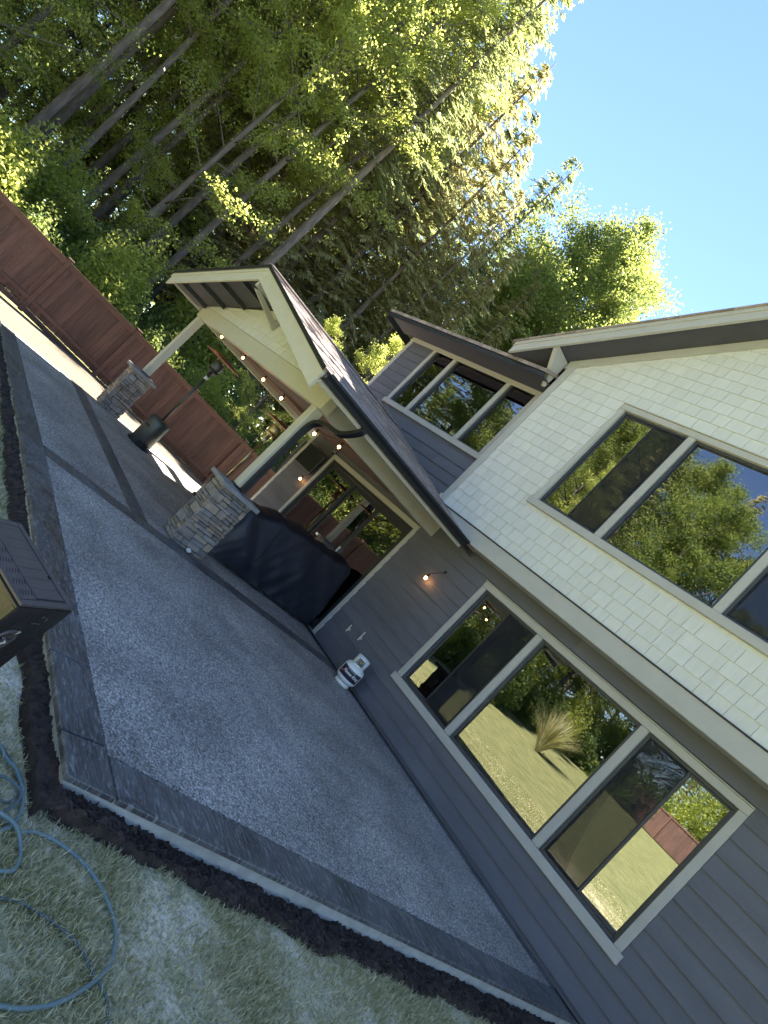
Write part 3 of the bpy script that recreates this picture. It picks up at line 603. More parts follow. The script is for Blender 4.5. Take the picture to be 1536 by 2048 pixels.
# ------------------------------------------------------------ patio cover
pc = empty('patio_cover', 'gabled patio cover with pale posts, cream shingle gable and dark asphalt roof', 'patio cover')
PX0, PX1, PXR, PZE, PM = -9.07, -2.33, -5.70, 2.57, 0.25
PZR = PZE + PM * (PX1 - PXR)
def proof(x): return PZE + PM * ((PX1 - x) if x > PXR else (x - PX0))
FYR = -3.62
POSTS = ((-3.28, 0.962, -2.95), (-8.64, 0.862, -2.95))
for px_, pb, _ in POSTS:
    MB().cbox(px_, px_ + 0.14, -2.93, -2.79, pb, 2.30, 0.008).build('post', 'cream_beam', pc)
    MB().cbox(px_ - 0.015, px_ + 0.155, -2.945, -2.775, pb - 0.0, pb + 0.012, 0.003).build('post_base', 'black_metal', pc)
MB().cbox(-8.72, -3.05, -2.935, -2.785, 2.301, 2.55).build('front_beam', 'cream_beam', pc)
MB().cbox(-3.28, -3.14, -2.784, -0.02, 2.301, 2.55).build('side_beam', 'trim', pc)
MB().cbox(-8.64, -8.50, -2.784, 0.4, 2.301, 2.55).build('side_beam', 'trim', pc)
MB().cbox(-8.64, -7.54, 0.401, 0.5, 2.301, 2.55).build('rear_beam', 'trim', pc)
# ceiling planks
k = 0; y = -2.78
while y < -0.06:
    MB().cbox(-8.49, -3.29, y, min(y + 0.137, -0.03), 2.40, 2.418, 0.004).build('ceiling_plank', 'ceiling_wood', pc); y += 0.14
# gable infill wall and shingles
g0, g1 = -8.72, -3.05
def gtop(x): return proof(x) - 0.20
b_ = MB(); b_.prism([(g0, 2.551), (g1, 2.551), (g1, gtop(g1) if gtop(g1) > 2.56 else 2.56), (PXR, gtop(PXR)), (g0, gtop(g0) if gtop(g0) > 2.56 else 2.56)], -2.915, -2.80); b_.build('gable_wall', 'cream', pc)
z = 2.553; EX2 = 0.14
while z < PZR - 0.22:
    x = g0 + random.uniform(-0.2, 0)
    while x < g1:
        wd = random.choice((0.2, 0.26, 0.3, 0.38)); s0, s1 = max(x, g0), min(x + wd, g1); x += wd + 0.009
        if s1 - s0 < 0.04: continue
        a_, c = min(z + EX2 + .01, gtop(s0)), min(z + EX2 + .01, gtop(s1))
        if max(a_, c) < z + 0.015: continue
        wedge('shingle', s0, s1, z, z, -2.916, pc, 'cream', 0.024, 0.004, max(a_, z + .004), max(c, z + .004))
    z += EX2
# roof slopes: stepped shingle courses on a deck
def rslab(b, sgn, d0, d1, y0, y1, xo=None):
    xe = (PX1 if sgn > 0 else PX0) if xo is None else xo
    return b.prism([(xe, proof(xe) - d0), (PXR, PZR - d0), (PXR, PZR - d1), (xe, proof(xe) - d1)], y0, y1)
for sgn in (1, -1):
    rf = rslab(MB(), sgn, 0.012, 0.05, FYR - 0.02, -0.02).build('roof', 'asphalt', pc)
    cz = MB(); nC = 24; L_ = abs((PX1 if sgn > 0 else PX0) - PXR)
    for i in range(nC):
        xa = (PX1 + 0.02 if sgn > 0 else PX0 - 0.02) - sgn * L_ * i / nC; xb = xa - sgn * (L_ / nC + 0.02)
        nt_ = 14; yb = np.linspace(FYR - 0.035, -0.01, nt_)
        for j in range(nt_ - 1):
            th = 0.008 + random.choice((0, 0, 0.005)); xx = xa + sgn * random.uniform(-.006, .006)
            za = PZE + PM * abs((PX1 if sgn > 0 else PX0) - xa) * (1 if (xa - (PX1 if sgn > 0 else PX0)) * sgn <= 0 else -1); zb_ = za + PM * abs(xa - xb)
            cz.add([(xx, yb[j], za + th - .010), (xx, yb[j + 1], za + th - .010), (xb, yb[j + 1], zb_ + 0.001 - .010), (xb, yb[j], zb_ + 0.001 - .010), (xx, yb[j], za - .012), (xx, yb[j + 1], za - .012)], [(0, 1, 2, 3), (0, 4, 5, 1)])
    tag(cz.build('roof_shingles', 'asphalt', rf), kind='stuff')
    # barge board in two steps, front
    rslab(MB(), sgn, 0.052, 0.105, FYR - 0.012, FYR + 0.03).build('fascia', 'cream_beam', pc)
    rslab(MB(), sgn, -0.004, 0.05, FYR - 0.034, FYR - 0.0205).build('drip_edge', 'black_metal', pc)
    rslab(MB(), sgn, 0.106, 0.27, FYR, FYR + 0.028, (PX1 - 0.02 if sgn > 0 else PX0 + 0.02)).build('barge_board', 'cream_beam', pc)
    rslab(MB(), sgn, 0.115, 0.135, FYR + 0.03, -2.94).build('soffit_panel', 'soffit', pc)
    for q in range(1, 5):
        xx = PXR + sgn * L_ * q / 4.6; MB().box(xx - 0.03, xx + 0.03, FYR + 0.03, -2.94, proof(xx) - 0.20, proof(xx) - 0.137).build('lookout', 'frame_dark', pc)
    # underside boards above the beams
    rslab(MB(), sgn, 0.115, 0.135, -2.78, -0.03).build('soffit_panel', 'soffit', pc)
MB().cbox(PXR - 0.07, PXR + 0.07, FYR - 0.03, -0.01, PZR - 0.010, PZR + 0.016, 0.006).build('ridge_cap', 'asphalt', pc)
# ridge bracket
b_ = MB(); b_.cbox(PXR - 0.04, PXR + 0.04, -3.0, -2.935, PZR - 0.60, PZR - 0.24); b_.cbox(PXR - 0.04, PXR + 0.04, FYR + 0.03, -3.021, PZR - 0.36, PZR - 0.28)
b_.add([(PXR - .03, -3.001, PZR - .58), (PXR + .03, -3.001, PZR - .58), (PXR + .03, -3.001, PZR - .49), (PXR - .03, -3.001, PZR - .49), (PXR - .03, FYR + .05, PZR - .40), (PXR + .03, FYR + .05, PZR - .40), (PXR + .03, FYR + .13, PZR - .361), (PXR - .03, FYR + .13, PZR - .361)],
       [(0, 1, 2, 3), (4, 7, 6, 5), (0, 4, 5, 1), (3, 2, 6, 7), (0, 3, 7, 4), (1, 5, 6, 2)]); b_.build('ridge_bracket', 'trim', pc)
# right gutter: K-profile
prof = [(0, 0), (0, -0.115), (0.075, -0.115), (0.085, -0.07), (0.115, -0.03), (0.115, -0.002), (0.108, -0.002), (0.108, -0.028), (0.079, -0.066), (0.070, -0.108), (0.006, -0.108), (0.006, 0)]
for xg, sg in ((PX1 + 0.0, 1), (PX0, -1)):
    MB().prism([(xg + sg * u + sg * 0.012, PZE - 0.012 + v) for u, v in prof], FYR + 0.02, UY - 0.06 if sg > 0 else 0.3).build('gutter', 'black_metal', pc)
    MB().cbox(min(xg + sg * .010, xg - sg * .02), max(xg + sg * .010, xg - sg * .02), FYR + 0.031, -0.33 if sg > 0 else 0.3, PZE - 0.17, PZE - 0.055, .003).build('eave_board', 'trim', pc)
def downspout(pts, w_, h_):
    P = bez(pts, 6); V = []; F = []; n_ = 4
    for i, p in enumerate(P):
        t = (P[min(i + 1, len(P) - 1)] - P[max(i - 1, 0)]).normalized(); s_ = Vector((0, 1, 0)); u_ = t.cross(s_).normalized()
        V += [p + s_ * w_ + u_ * h_, p - s_ * w_ + u_ * h_, p - s_ * w_ - u_ * h_, p + s_ * w_ - u_ * h_]
    for i in range(len(P) - 1):
        for k in range(4): F.append((i * 4 + k, i * 4 + (k + 1) % 4, i * 4 + 4 + (k + 1) % 4, i * 4 + 4 + k))
    F += [(3, 2, 1, 0), tuple(len(P) * 4 - 4 + k for k in range(4))]
    return MB().add(V, F)
downspout([(-2.275, -2.80, 2.46), (-2.30, -2.80, 2.38), (-2.55, -2.80, 2.24), (-2.85, -2.81, 2.22), (-3.04, -2.83, 2.16), (-3.095, -2.85, 2.02), (-3.10, -2.85, 1.6), (-3.10, -2.85, 0.968)], 0.036, 0.026).build('downspout', 'black_metal', pc)

# ------------------------------------------------------------ stone pillars
def pillar(x0, x1, y0, y1, zb, h, label):
    t = empty('stone_pillar', label, 'pillar', 'stone pillars carrying the patio cover'); t.location = (0, 0, 0)
    MB().box(x0 + .03, x1 - .03, y0 + .03, y1 - .03, zb, zb + h).build('core', 'mortar', t)
    def face(o, du, nn, width):
        z = zb + 0.004
        while z < zb + h - 0.02:
            hh = min(random.choice((0.04, 0.05, 0.06, 0.075, 0.10, 0.115)), zb + h - z)
            if zb + h - z - hh < 0.03: hh = zb + h - z
            u = 0
            while u < width - 0.01:
                wd = random.uniform(0.08, 0.26)
                if width - u - wd < 0.05: wd = width - u
                rows_ = [(z, hh)] if hh < 0.07 or random.random() < 0.6 else [(z, hh * .48), (z + hh * .52, hh * .48)]
                for zz, h2 in rows_:
                    gap = 0.0035; a0, a1, b0, b1 = u + gap, u + wd - gap, zz + gap * .8, zz + h2 - gap * .8; cu = min(random.uniform(0.004, .012), (a1 - a0) * .2, (b1 - b0) * .25)
                    j = lambda s_: random.uniform(-s_, s_); js = 0.0065
                    out = [(a0 + cu, b0), (a1 - cu, b0), (a1, b0 + cu), (a1, b1 - cu), (a1 - cu, b1), (a0 + cu, b1), (a0, b1 - cu), (a0, b0 + cu)]
                    out = [(p_ + j(js), q_ + j(js * .7)) for p_, q_ in out]; pr = random.uniform(0.012, 0.034); mu, mv = (a0 + a1) / 2, (b0 + b1) / 2
                    V = []
                    for (p_, q_) in out: V.append((p_, q_, -0.004))
                    for (p_, q_) in out: V.append((p_ , q_, pr * 0.55))
                    for (p_, q_) in out: V.append((mu + (p_ - mu) * .93, mv + (q_ - mv) * .88, pr + j(.005)))
                    V.append((mu + j(.02), mv + j(.008), pr + j(.005)))
                    F = [(i, (i + 1) % 8, (i + 1) % 8 + 8, i + 8) for i in range(8)] + [(i + 8, (i + 1) % 8 + 8, (i + 1) % 8 + 16, i + 16) for i in range(8)] + [(i + 16, (i + 1) % 8 + 16, 24) for i in range(8)]
                    W = [Vector(o) + Vector(du) * p_ + Vector(nn) * d_ + Vector((0, 0, q_)) for p_, q_, d_ in V]
                    MB().add(W, F).build('stone', 'stone', t)
                u += wd
            z += hh
    i = 0.03
    face((x1 - i, y0 + .004, 0), (0, 1, 0), (1, 0, 0), y1 - y0 - .008); face((x0 + .004, y0 + i, 0), (1, 0, 0), (0, -1, 0), x1 - x0 - .008)
    face((x0 + i, y0 + .004, 0), (0, 1, 0), (-1, 0, 0), y1 - y0 - .008); face((x0 + .004, y1 - i, 0), (1, 0, 0), (0, 1, 0), x1 - x0 - .008)
    # chiselled cap, slightly domed
    b = MB(); e_ = 0.055; z0 = zb + h; nX, nY = 8, 10; V = []; F = []
    def capz(u, v): return 0.055 + 0.03 * (1 - max(abs(u * 2 - 1), abs(v * 2 - 1)))
    rngs = [[(x0 - e_ + (x1 - x0 + 2 * e_) * u / nX + random.uniform(-.004, .004), y0 - e_ + (y1 - y0 + 2 * e_) * v / nY + random.uniform(-.004, .004)) for v in range(nY + 1)] for u in range(nX + 1)]
    V += [(rngs[u][v][0], rngs[u][v][1], z0 + capz(u / nX, v / nY)) for u in range(nX + 1) for v in range(nY + 1)]; o_ = len(V)
    V += [(rngs[u][v][0], rngs[u][v][1], z0 + .001) for u in range(nX + 1) for v in range(nY + 1)]; I = lambda u, v: u * (nY + 1) + v
    for u in range(nX):
        for v in range(nY): F += [(I(u, v), I(u + 1, v), I(u + 1, v + 1), I(u, v + 1)), (o_ + I(u, v), o_ + I(u, v + 1), o_ + I(u + 1, v + 1), o_ + I(u + 1, v))]
    for u in range(nX): F += [(I(u, 0), o_ + I(u, 0), o_ + I(u + 1, 0), I(u + 1, 0)), (I(u, nY), I(u + 1, nY), o_ + I(u + 1, nY), o_ + I(u, nY))]
    for v in range(nY): F += [(I(0, v), I(0, v + 1), o_ + I(0, v + 1), o_ + I(0, v)), (I(nX, v), o_ + I(nX, v), o_ + I(nX, v + 1), I(nX, v + 1))]
    b.add(V, F).build('cap', 'cap_stone', t)
pillar(-3.42, -3.08, -3.09, -2.58, 0.0, 0.875, 'grey stacked stone pillar beside the black grill cover')
pillar(-8.73, -8.40, -3.11, -2.66, -0.10, 0.875, 'grey stacked stone pillar at the fence side of the patio cover')
MB().sphere((-3.03, -2.83, 0.035), 0.035, 10, .8).build('pebble', 'pebble', None, True)
tag(bpy.data.objects['pebble'], 'white rounded pebble at the foot of the near stone pillar', 'pebble')

# ------------------------------------------------------------ string lights
sl = empty('string_light', 'string of warm glowing bulbs hanging under the front beam of the patio cover', 'string light')
bulbs = [(-7.64, -2.70, 2.30), (-6.32, -2.70, 2.245), (-5.22, -2.70, 2.18), (-4.40, -2.70, 2.135), (-3.36, -2.56, 2.075), (-3.30, -2.20, 2.19)]
cord = [(-8.45, -2.72, 2.40)]
for i, bb in enumerate(bulbs):
    cord.append((bb[0], bb[1], bb[2] + 0.075))
    MB().lathe([(0.012, 0.02), (0.014, 0.055), (0.008, 0.08)], 8, bb).build('socket', 'rubber', sl)
    MB().sphere((bb[0], bb[1], bb[2]), 0.019, 10, 1.25).build('bulb', 'bulb', sl, True)
cord.append((-3.2, -1.6, 2.36)); MB().tube(bez(cord, 6), 0.004, 5).build('cord', 'rubber', sl)
for i, (bx_, by_, bz_, lab) in enumerate(((-6.66, -0.10, 1.50, 'glowing bulb on a short cord below the wall television'), (-2.57, -0.10, 1.80, 'glowing bulb hanging on the dark siding left of the ground floor window'))):
    t = empty('hanging_bulb', lab, 'lamp')
    MB().lathe([(0.012, 0.02), (0.016, 0.06), (0.008, 0.085)], 8, (bx_, by_, bz_)).build('socket', 'rubber', t)
    MB().sphere((bx_, by_, bz_), 0.022, 10, 1.25).build('bulb', 'bulb', t, True)
    MB().tube(bez([(bx_, by_, bz_ + .08), (bx_ + .05, -0.06, bz_ + .16), (bx_ + .12, -0.024, bz_ + .24)], 5), 0.004, 5).build('cord', 'rubber', t)
    MB().cbox(bx_ + .10, bx_ + .14, -0.03, -0.014, bz_ + .22, bz_ + .27, .003).build('hook_plate', 'rubber', t)

# ------------------------------------------------------------ television
tv = empty('television', 'black flat television under the patio roof beside the glass door', 'television')
MB().cbox(-7.27, -6.545, -0.125, -0.085, 1.69, 2.15, .008).build('bezel', 'tv', tv); MB().box(-7.255, -6.56, -0.1275, -0.1255, 1.71, 2.135).build('screen', 'tv', tv)
MB().cbox(-7.02, -6.8, -0.0845, -0.016, 1.82, 2.0, .004).build('wall_mount', 'rubber', tv)

# ------------------------------------------------------------ patio heaters
def heater(x, y, z, body, post, label, s=1.04):
    t = empty('patio_heater', label, 'patio heater', 'tall gas patio heaters'); t.location = (x, y, z); t.scale = (s, s, s); bpy.context.view_layer.update()
    def pb(b, nm, m, sm=True):
        o = bpy.data.objects.new(nm, b.mesh(nm, m, sm)); COL.objects.link(o); o.parent = t; return o
    pb(MB().lathe([(0.0, 0.0), (0.225, 0.0), (0.23, 0.03), (0.225, 0.045), (0.0, 0.05)], 28), 'base', 'heater_dark', False)
    cyl = pb(MB().lathe([(0.185, 0.045), (0.192, 0.06), (0.192, 0.54), (0.185, 0.56), (0.16, 0.575), (0.02, 0.58)], 28), 'cylinder_housing', body)
    for z_ in (0.09, 0.53):
        b = MB().lathe([(0.194, z_), (0.196, z_ + .005), (0.194, z_ + .012)], 28); o = pb(b, 'band', 'heater_dark'); o.parent = cyl
    b = MB(); b.cbox(0.185, 0.197, -0.045, 0.045, 0.36, 0.40, .003); o = pb(b, 'vent_slot', 'rubber', False); o.rotation_euler[2] = math.radians(-58); o.parent = cyl
    pb(MB().tube([(0, 0, 0.57), (0, 0, 1.62)], 0.026, 12), 'pole', post)
    pb(MB().lathe([(0.03, 1.58), (0.034, 1.585), (0.034, 1.64), (0.03, 1.645)], 14), 'collar', 'galv')
    pb(MB().lathe([(0.028, 1.645), (0.045, 1.66), (0.045, 1.74), (0.09, 1.75), (0.105, 1.76), (0.105, 1.80)], 20), 'burner', 'heater_dark' if post != 'brass' else 'brass')
    pb(MB().lathe([(0.10, 1.80), (0.104, 1.82), (0.104, 1.94), (0.09, 1.965), (0.0, 1.97)], 20), 'emitter_screen', 'heater_metal' if post != 'brass' else 'brass')
    for k in range(3):
        a_ = k * 2.094; pb(MB().tube([(0.09 * math.cos(a_), 0.09 * math.sin(a_), 1.94), (0.09 * math.cos(a_), 0.09 * math.sin(a_), 2.045)], 0.006, 6), 'strut', 'galv')
    pb(MB().lathe([(0.0, 2.075), (0.12, 2.065), (0.36, 2.015), (0.372, 2.02), (0.37, 2.026), (0.12, 2.076), (0.0, 2.088)], 36), 'reflector', 'reflector')
    for k in (-0.5, 0.15):
        a_ = k; c = Vector((0.215 * math.cos(a_), 0.215 * math.sin(a_), 0.04)); b = MB(); b.cbox(c.x - .015, c.x + .035, c.y - .03, c.y + .03, 0.03, 0.10, .006); pb(b, 'wheel_bracket', 'rubber', False)
        b = MB(); pts = [(c.x + .03, c.y - .015, 0.035), (c.x + .03, c.y + .015, 0.035)]; b.tube(pts, 0.035, 14); pb(b, 'wheel', 'rubber', False)
    return t
heater(-7.56, -2.40, -0.082, 'heater_metal', 'heater_metal', 'dark grey patio heater with reddish reflector standing between the stone pillars')
heater(-7.02, -1.02, -0.073, 'heater_dark', 'brass', 'patio heater with brass coloured head behind the near post', 1.0)

# ------------------------------------------------------------ covered grill
gc = empty('grill', 'large barbecue grill under a black fabric cover in front of the glass door', 'grill')
NY, NK = 44, 40; V = []
yA, yB = -2.30, -0.06
for i in range(NY + 1):
    y = yA + (yB - yA) * i / NY; t = i / NY
    top = float(np.interp(t, [0, .05, .18, .30, .50, .62, .70, .78, .90, .97, 1], [.68, .82, .90, .99, 1.06, 1.06, 1.05, 1.07, 1.14, 1.12, .92])); endf = min(1.0, 0.55 + 6 * t, 0.8 + 5 * (1 - t))
    hw_t, hw_b = 0.27 * endf, 0.36 * (0.92 + 0.08 * min(1, 8 * min(t, 1 - t))); cx = -3.98
    for k in range(NK + 1):
        u = k / NK
        if u < .38: s_ = u / .38; x = cx + hw_b + (hw_t - hw_b) * s_ ** 1.6 + 0.02 * math.sin(3.14 * s_); z_ = 0.03 + (top - .12 - .03) * s_
        elif u < .62: s_ = (u - .38) / .24; x = cx + hw_t * math.cos(math.pi * s_); z_ = top - .12 + .12 * math.sin(math.pi * s_) ** .6
        else: s_ = (1 - u) / .38; x = cx - hw_b - (hw_t - hw_b) * s_ ** 1.6; z_ = 0.03 + (top - .12 - .03) * s_
        hang = max(0.0, 1 - z_ / max(.3, top - .1)); f_ = mnoise.noise(Vector((y * 1.7, z_ * 1.6 + u, 3))) * 0.03 + abs(mnoise.noise(Vector((y * 3.4 + z_ * 2.6, z_ * 0.8, 8)))) * (0.02 + .06 * hang) + abs(mnoise.noise(Vector((y * 7.0 - z_ * 4.2, z_ * 1.5, 18)))) * (0.015 + .03 * hang)
        dn = (1 if x > cx else -1) * (1.0 - 0.5 * max(0, math.sin(math.pi * u) - .6)); dz = 0.03 * mnoise.noise(Vector((y * 4, u * 3, 6)))
        V.append((x + f_ * dn, y + 0.02 * mnoise.noise(Vector((z_ * 4, u * 5, t * 3))), max(0.012, z_ + dz * (0.3 + min(1, z_)))))
n1 = NK + 1; F = [(i * n1 + k, i * n1 + k + 1, (i + 1) * n1 + k + 1, (i + 1) * n1 + k) for i in range(NY) for k in range(NK)]
o_ = len(V)
for i, yy_ in ((0, yA), (NY, yB)): V.append((-3.98, yy_, 0.55))
F += [(k + 1, k, o_) for k in range(NK)] + [(NY * n1 + k, NY * n1 + k + 1, o_ + 1) for k in range(NK)]
o = MB().add(V, F).build('cover', 'cover', gc, True); sb = o.modifiers.new('sub', 'SUBSURF'); sb.levels = 1; sb.render_levels = 1
base_l = 0
MB().tube(bez([(v[0] + .004, v[1], v[2] + .012) for v in [V[i * n1] for i in range(0, NY + 1, 2)]], 3), 0.006, 6).build('hem', 'rubber', gc)
for i_ in (13, 30):
    P_ = [Vector(V[i_ * n1 + k]) for k in range(1, NK)]; MB().tube([p_ + Vector(((.006 if p_.x > -3.98 else -.006), 0, .004)) for p_ in P_], 0.0045, 5).build('seam', 'rubber', gc)
for x in (-4.28, -3.74):
    for y in (-2.2, -0.35): MB().lathe([(0.03, 0), (0.034, 0.02), (0.03, 0.05)], 10, (x, y, -0.02)).build('caster', 'rubber', gc)

# ------------------------------------------------------------ propane cylinder
TX, TY, TR = -2.14, -0.30, 0.153
tk = empty('gas_cylinder', 'white propane cylinder with dark printed label standing on the patio by the siding', 'gas cylinder')
prof = [(0.0, 0.035)] + [(TR * math.sin(a_), 0.035 + 0.075 * (1 - math.cos(a_))) for a_ in np.linspace(0.25, math.pi / 2, 7)] + [(TR, 0.20), (TR + .001, 0.203), (TR, 0.206), (TR, 0.255)] + [(TR * math.cos(a_) ** .8, 0.255 + 0.085 * math.sin(a_)) for a_ in np.linspace(0.15, 1.45, 8)] + [(0.0, 0.342)]
MB().lathe(prof, 40, (TX, TY, 0.005)).build('body', 'tank_white', tk, True)
MB().lathe([(0.105, 0.0), (0.112, 0.002), (0.112, 0.045), (0.104, 0.05), (0.098, 0.045), (0.098, 0.004)], 32, (TX, TY, 0.005)).build('foot_ring', 'tank_white', tk, True)
def arc(b, r, a0, a1, z0, z1, th=0.004, n_=20):
    V = []; F = []
    for i in range(n_ + 1):
        a_ = a0 + (a1 - a0) * i / n_
        for rr, zz in ((r, z0), (r + th, z0), (r + th, z1), (r, z1)): V.append((TX + rr * math.cos(a_), TY + rr * math.sin(a_), zz))
    for i in range(n_):
        for k in range(4): F.append((i * 4 + k, i * 4 + (k + 1) % 4, i * 4 + 4 + (k + 1) % 4, i * 4 + 4 + k))
    F += [(0, 1, 2, 3), (n_ * 4 + 3, n_ * 4 + 2, n_ * 4 + 1, n_ * 4)]; return b.add(V, F)
FA = math.atan2(CAM[1] - TY, CAM[0] - TX)
col = MB(); arc(col, 0.095, FA + 0.62, FA + 2 * math.pi - 0.62, 0.33, 0.462, .004, 30); arc(col, 0.095, FA - 0.62, FA + 0.62, 0.44, 0.462, .004, 12); arc(col, 0.095, FA - 0.62, FA + 0.62, 0.33, 0.35, .004, 12); col.build('collar', 'tank_white', tk, True)
vb = MB(); vb.lathe([(0.02, 0.335), (0.022, 0.40), (0.014, 0.41), (0.03, 0.415), (0.032, 0.435), (0.0, 0.437)], 14, (TX, TY, 0)); vb.tube([(TX, TY, .375), (TX + .06 * math.cos(FA), TY + .06 * math.sin(FA), .375)], 0.014, 10); vb.build('valve', 'brass', tk, True)
lb = MB(); arc(lb, TR + .0006, FA - 1.15, FA + 1.15, 0.125, 0.262, .0012, 36); lo_ = lb.build('label_wrap', 'label_dark', tk, True)
lb = MB(); arc(lb, TR + .0022, FA - 1.15, FA + 1.15, 0.240, 0.258, .0006, 36); lb.build('label_stripe', 'label_blue', lo_, True)
lb = MB(); arc(lb, TR + .0022, FA - 1.15, FA + 1.15, 0.127, 0.139, .0006, 36); lb.build('label_stripe', 'label_blue', lo_, True)
lb = MB(); arc(lb, TR + .0022, FA - 1.05, FA - 0.72, 0.150, 0.185, .0006, 10); lb.build('label_patch', 'label_red', lo_, True)
def wrap_text(txt, size, z_mid, off, m, a_mid, shear=0.0):
    cu = bpy.data.curves.new('print', 'FONT'); cu.body = txt; cu.size = size; cu.align_x = 'CENTER'; cu.align_y = 'CENTER'; cu.shear = shear; cu.offset = size * .02; cu.resolution_u = 2
    ob = bpy.data.objects.new('print', cu); COL.objects.link(ob); dg = bpy.context.evaluated_depsgraph_get(); me = bpy.data.meshes.new_from_object(ob.evaluated_get(dg)); bpy.data.objects.remove(ob)
    for v in me.vertices:
        r = TR + off; a_ = a_mid + v.co.x / r; v.co = (TX + r * math.cos(a_), TY + r * math.sin(a_), z_mid + v.co.y)
    me.materials.clear(); me.materials.append(MATS[m]); o = bpy.data.objects.new('print', me); COL.objects.link(o); o.parent = lo_; return o
wrap_text('Flame King', 0.058, 0.200, 0.0034, 'label_white', FA + 0.12, 0.25)
wrap_text('PROPANE CYLINDER', 0.016, 0.249, 0.0036, 'label_white', FA, 0.0)

# ------------------------------------------------------------ brown metal cabinet
def rotv(v):
    th = v.length; return Matrix.Rotation(th, 3, v.normalized()) if th > 1e-9 else Matrix.Identity(3)
Mb = rotv(Vector((math.radians(-4.8), math.radians(5.0), 0))) @ Matrix.Rotation(math.radians(36.4), 3, 'Z')
A_ = Vector(CAM) + 2.35 * Vector((-0.97251, 0.43235, -0.46136))
ft = empty('metal_cabinet', 'brown metal cabinet with vented door panel standing at the edge of the lawn', 'cabinet')
ft.matrix_world = Matrix.Translation(A_) @ Mb.to_4x4() @ Matrix.Scale(2.35 / 2.8, 4)
def fb(b, nm, m, parent=ft, sm=False):
    o = bpy.data.objects.new(nm, b.mesh(nm, m, sm)); COL.objects.link(o); o.parent = parent; return o
D2, D1, H_ = 0.388, 0.56, 0.84
b = MB(); b.box(-D1, -0.004, 0.004, D2 - .004, -H_, -0.006); fb(b, 'body', 'bronze_dark')
# top panel built from frame strips round door and vent plate
tp = MB(); fr_ = 0.022
tp.cbox(-D1, 0, 0, 0.016, -0.016, 0, .003); tp.cbox(-D1, 0, D2 - 0.036, D2, -0.016, 0, .003); tp.cbox(-0.034, 0, 0.0165, D2 - .0365, -0.016, 0, .003); tp.cbox(-D1, -D1 + .034, 0.0165, D2 - .0365, -0.016, 0, .003); fb(tp, 'panel_frame', 'bronze')
vent = fb(MB().cbox(-D1 + .036, -0.036, 0.018, 0.128, -0.012, -0.001, .002), 'vent_panel', 'bronze')
for r_ in range(9):
    for c_ in range(5):
        x = -0.058 - r_ * 0.064; y = 0.03 + c_ * 0.019; b = MB(); b.add([(x, y, -.0008), (x - .005, y + .003, .0012), (x - .034, y + .019, .0012), (x - .03, y + .014, -.0008)], [(0, 1, 2, 3)]); b.add([(x, y, -.001), (x - .005, y + .003, -.001), (x - .034, y + .019, -.001), (x - .03, y + .014, -.001)], [(0, 1, 2, 3)])
        fb(b, 'louvre', 'rubber', vent)
door = fb(MB().cbox(-D1 + .036, -0.048, 0.134, D2 - 0.046, -0.010, -0.001, .002), 'door', 'bronze')
for r_ in range(8): fb(MB().box(-0.11 - r_ * .064 - .0014, -0.11 - r_ * .064, 0.136, D2 - .048, -0.0012, -0.0004), 'groove', 'bronze_dark', door)
fb(MB().cbox(-0.20, -0.185, D2 - 0.062, D2 - 0.048, -0.002, 0.008, .002), 'knob', 'rubber', door)
# burner side: dished ring with fittings
sidep = fb(MB().cbox(-0.004, 0.004, 0.0, D2, -H_, -0.018, .002), 'burner_side', 'bronze_dark')
ring = MB().lathe([(0.045, 0.0), (0.058, 0.010), (0.066, 0.012), (0.072, 0.004), (0.072, -0.002), (0.045, -0.002)], 28)
o = fb(ring, 'burner_ring', 'bronze', sidep, True); o.rotation_euler = (0, math.radians(90), 0); o.location = (0.006, 0.135, -0.235)
for k in range(9):
    a_ = random.uniform(0, 6.28); r = random.uniform(0.0, 0.06); b = MB(); c = Vector((0.012, 0.135 + r * math.cos(a_), -0.235 + r * math.sin(a_))); b.tube([c, c + Vector((random.uniform(0, .012), random.uniform(-.03, .03), random.uniform(-.03, .03)))], random.uniform(.003, .007), 6); fb(b, 'fitting', 'galv' if k % 3 == 0 else 'bronze', sidep)
for k in range(6):
    b = MB(); c = Vector((0.006, random.uniform(.20, .33), random.uniform(-.12, -.05))); b.tube([c, c + Vector((0.004, random.uniform(-.02, .02), random.uniform(-.012, .012)))], .004, 6); fb(b, 'fitting', 'bronze', sidep)
# olive underside panel with raised rim
up = MB(); up.cbox(-D1, 0, -0.012, 0.0, -0.03, -0.018, .002); up.cbox(-D1, 0, -0.012, 0, -H_, -H_ + .03, .002); up.cbox(-0.026, 0, -0.012, 0, -H_ + .031, -0.031, .002); up.cbox(-D1, -D1 + .03, -0.012, 0, -H_ + .031, -0.031, .002); rim = fb(up, 'base_rim', 'olive')
fb(MB().box(-D1 + .03, -0.026, -0.002, 0.003, -H_ + .03, -0.03), 'base_panel', 'olive')

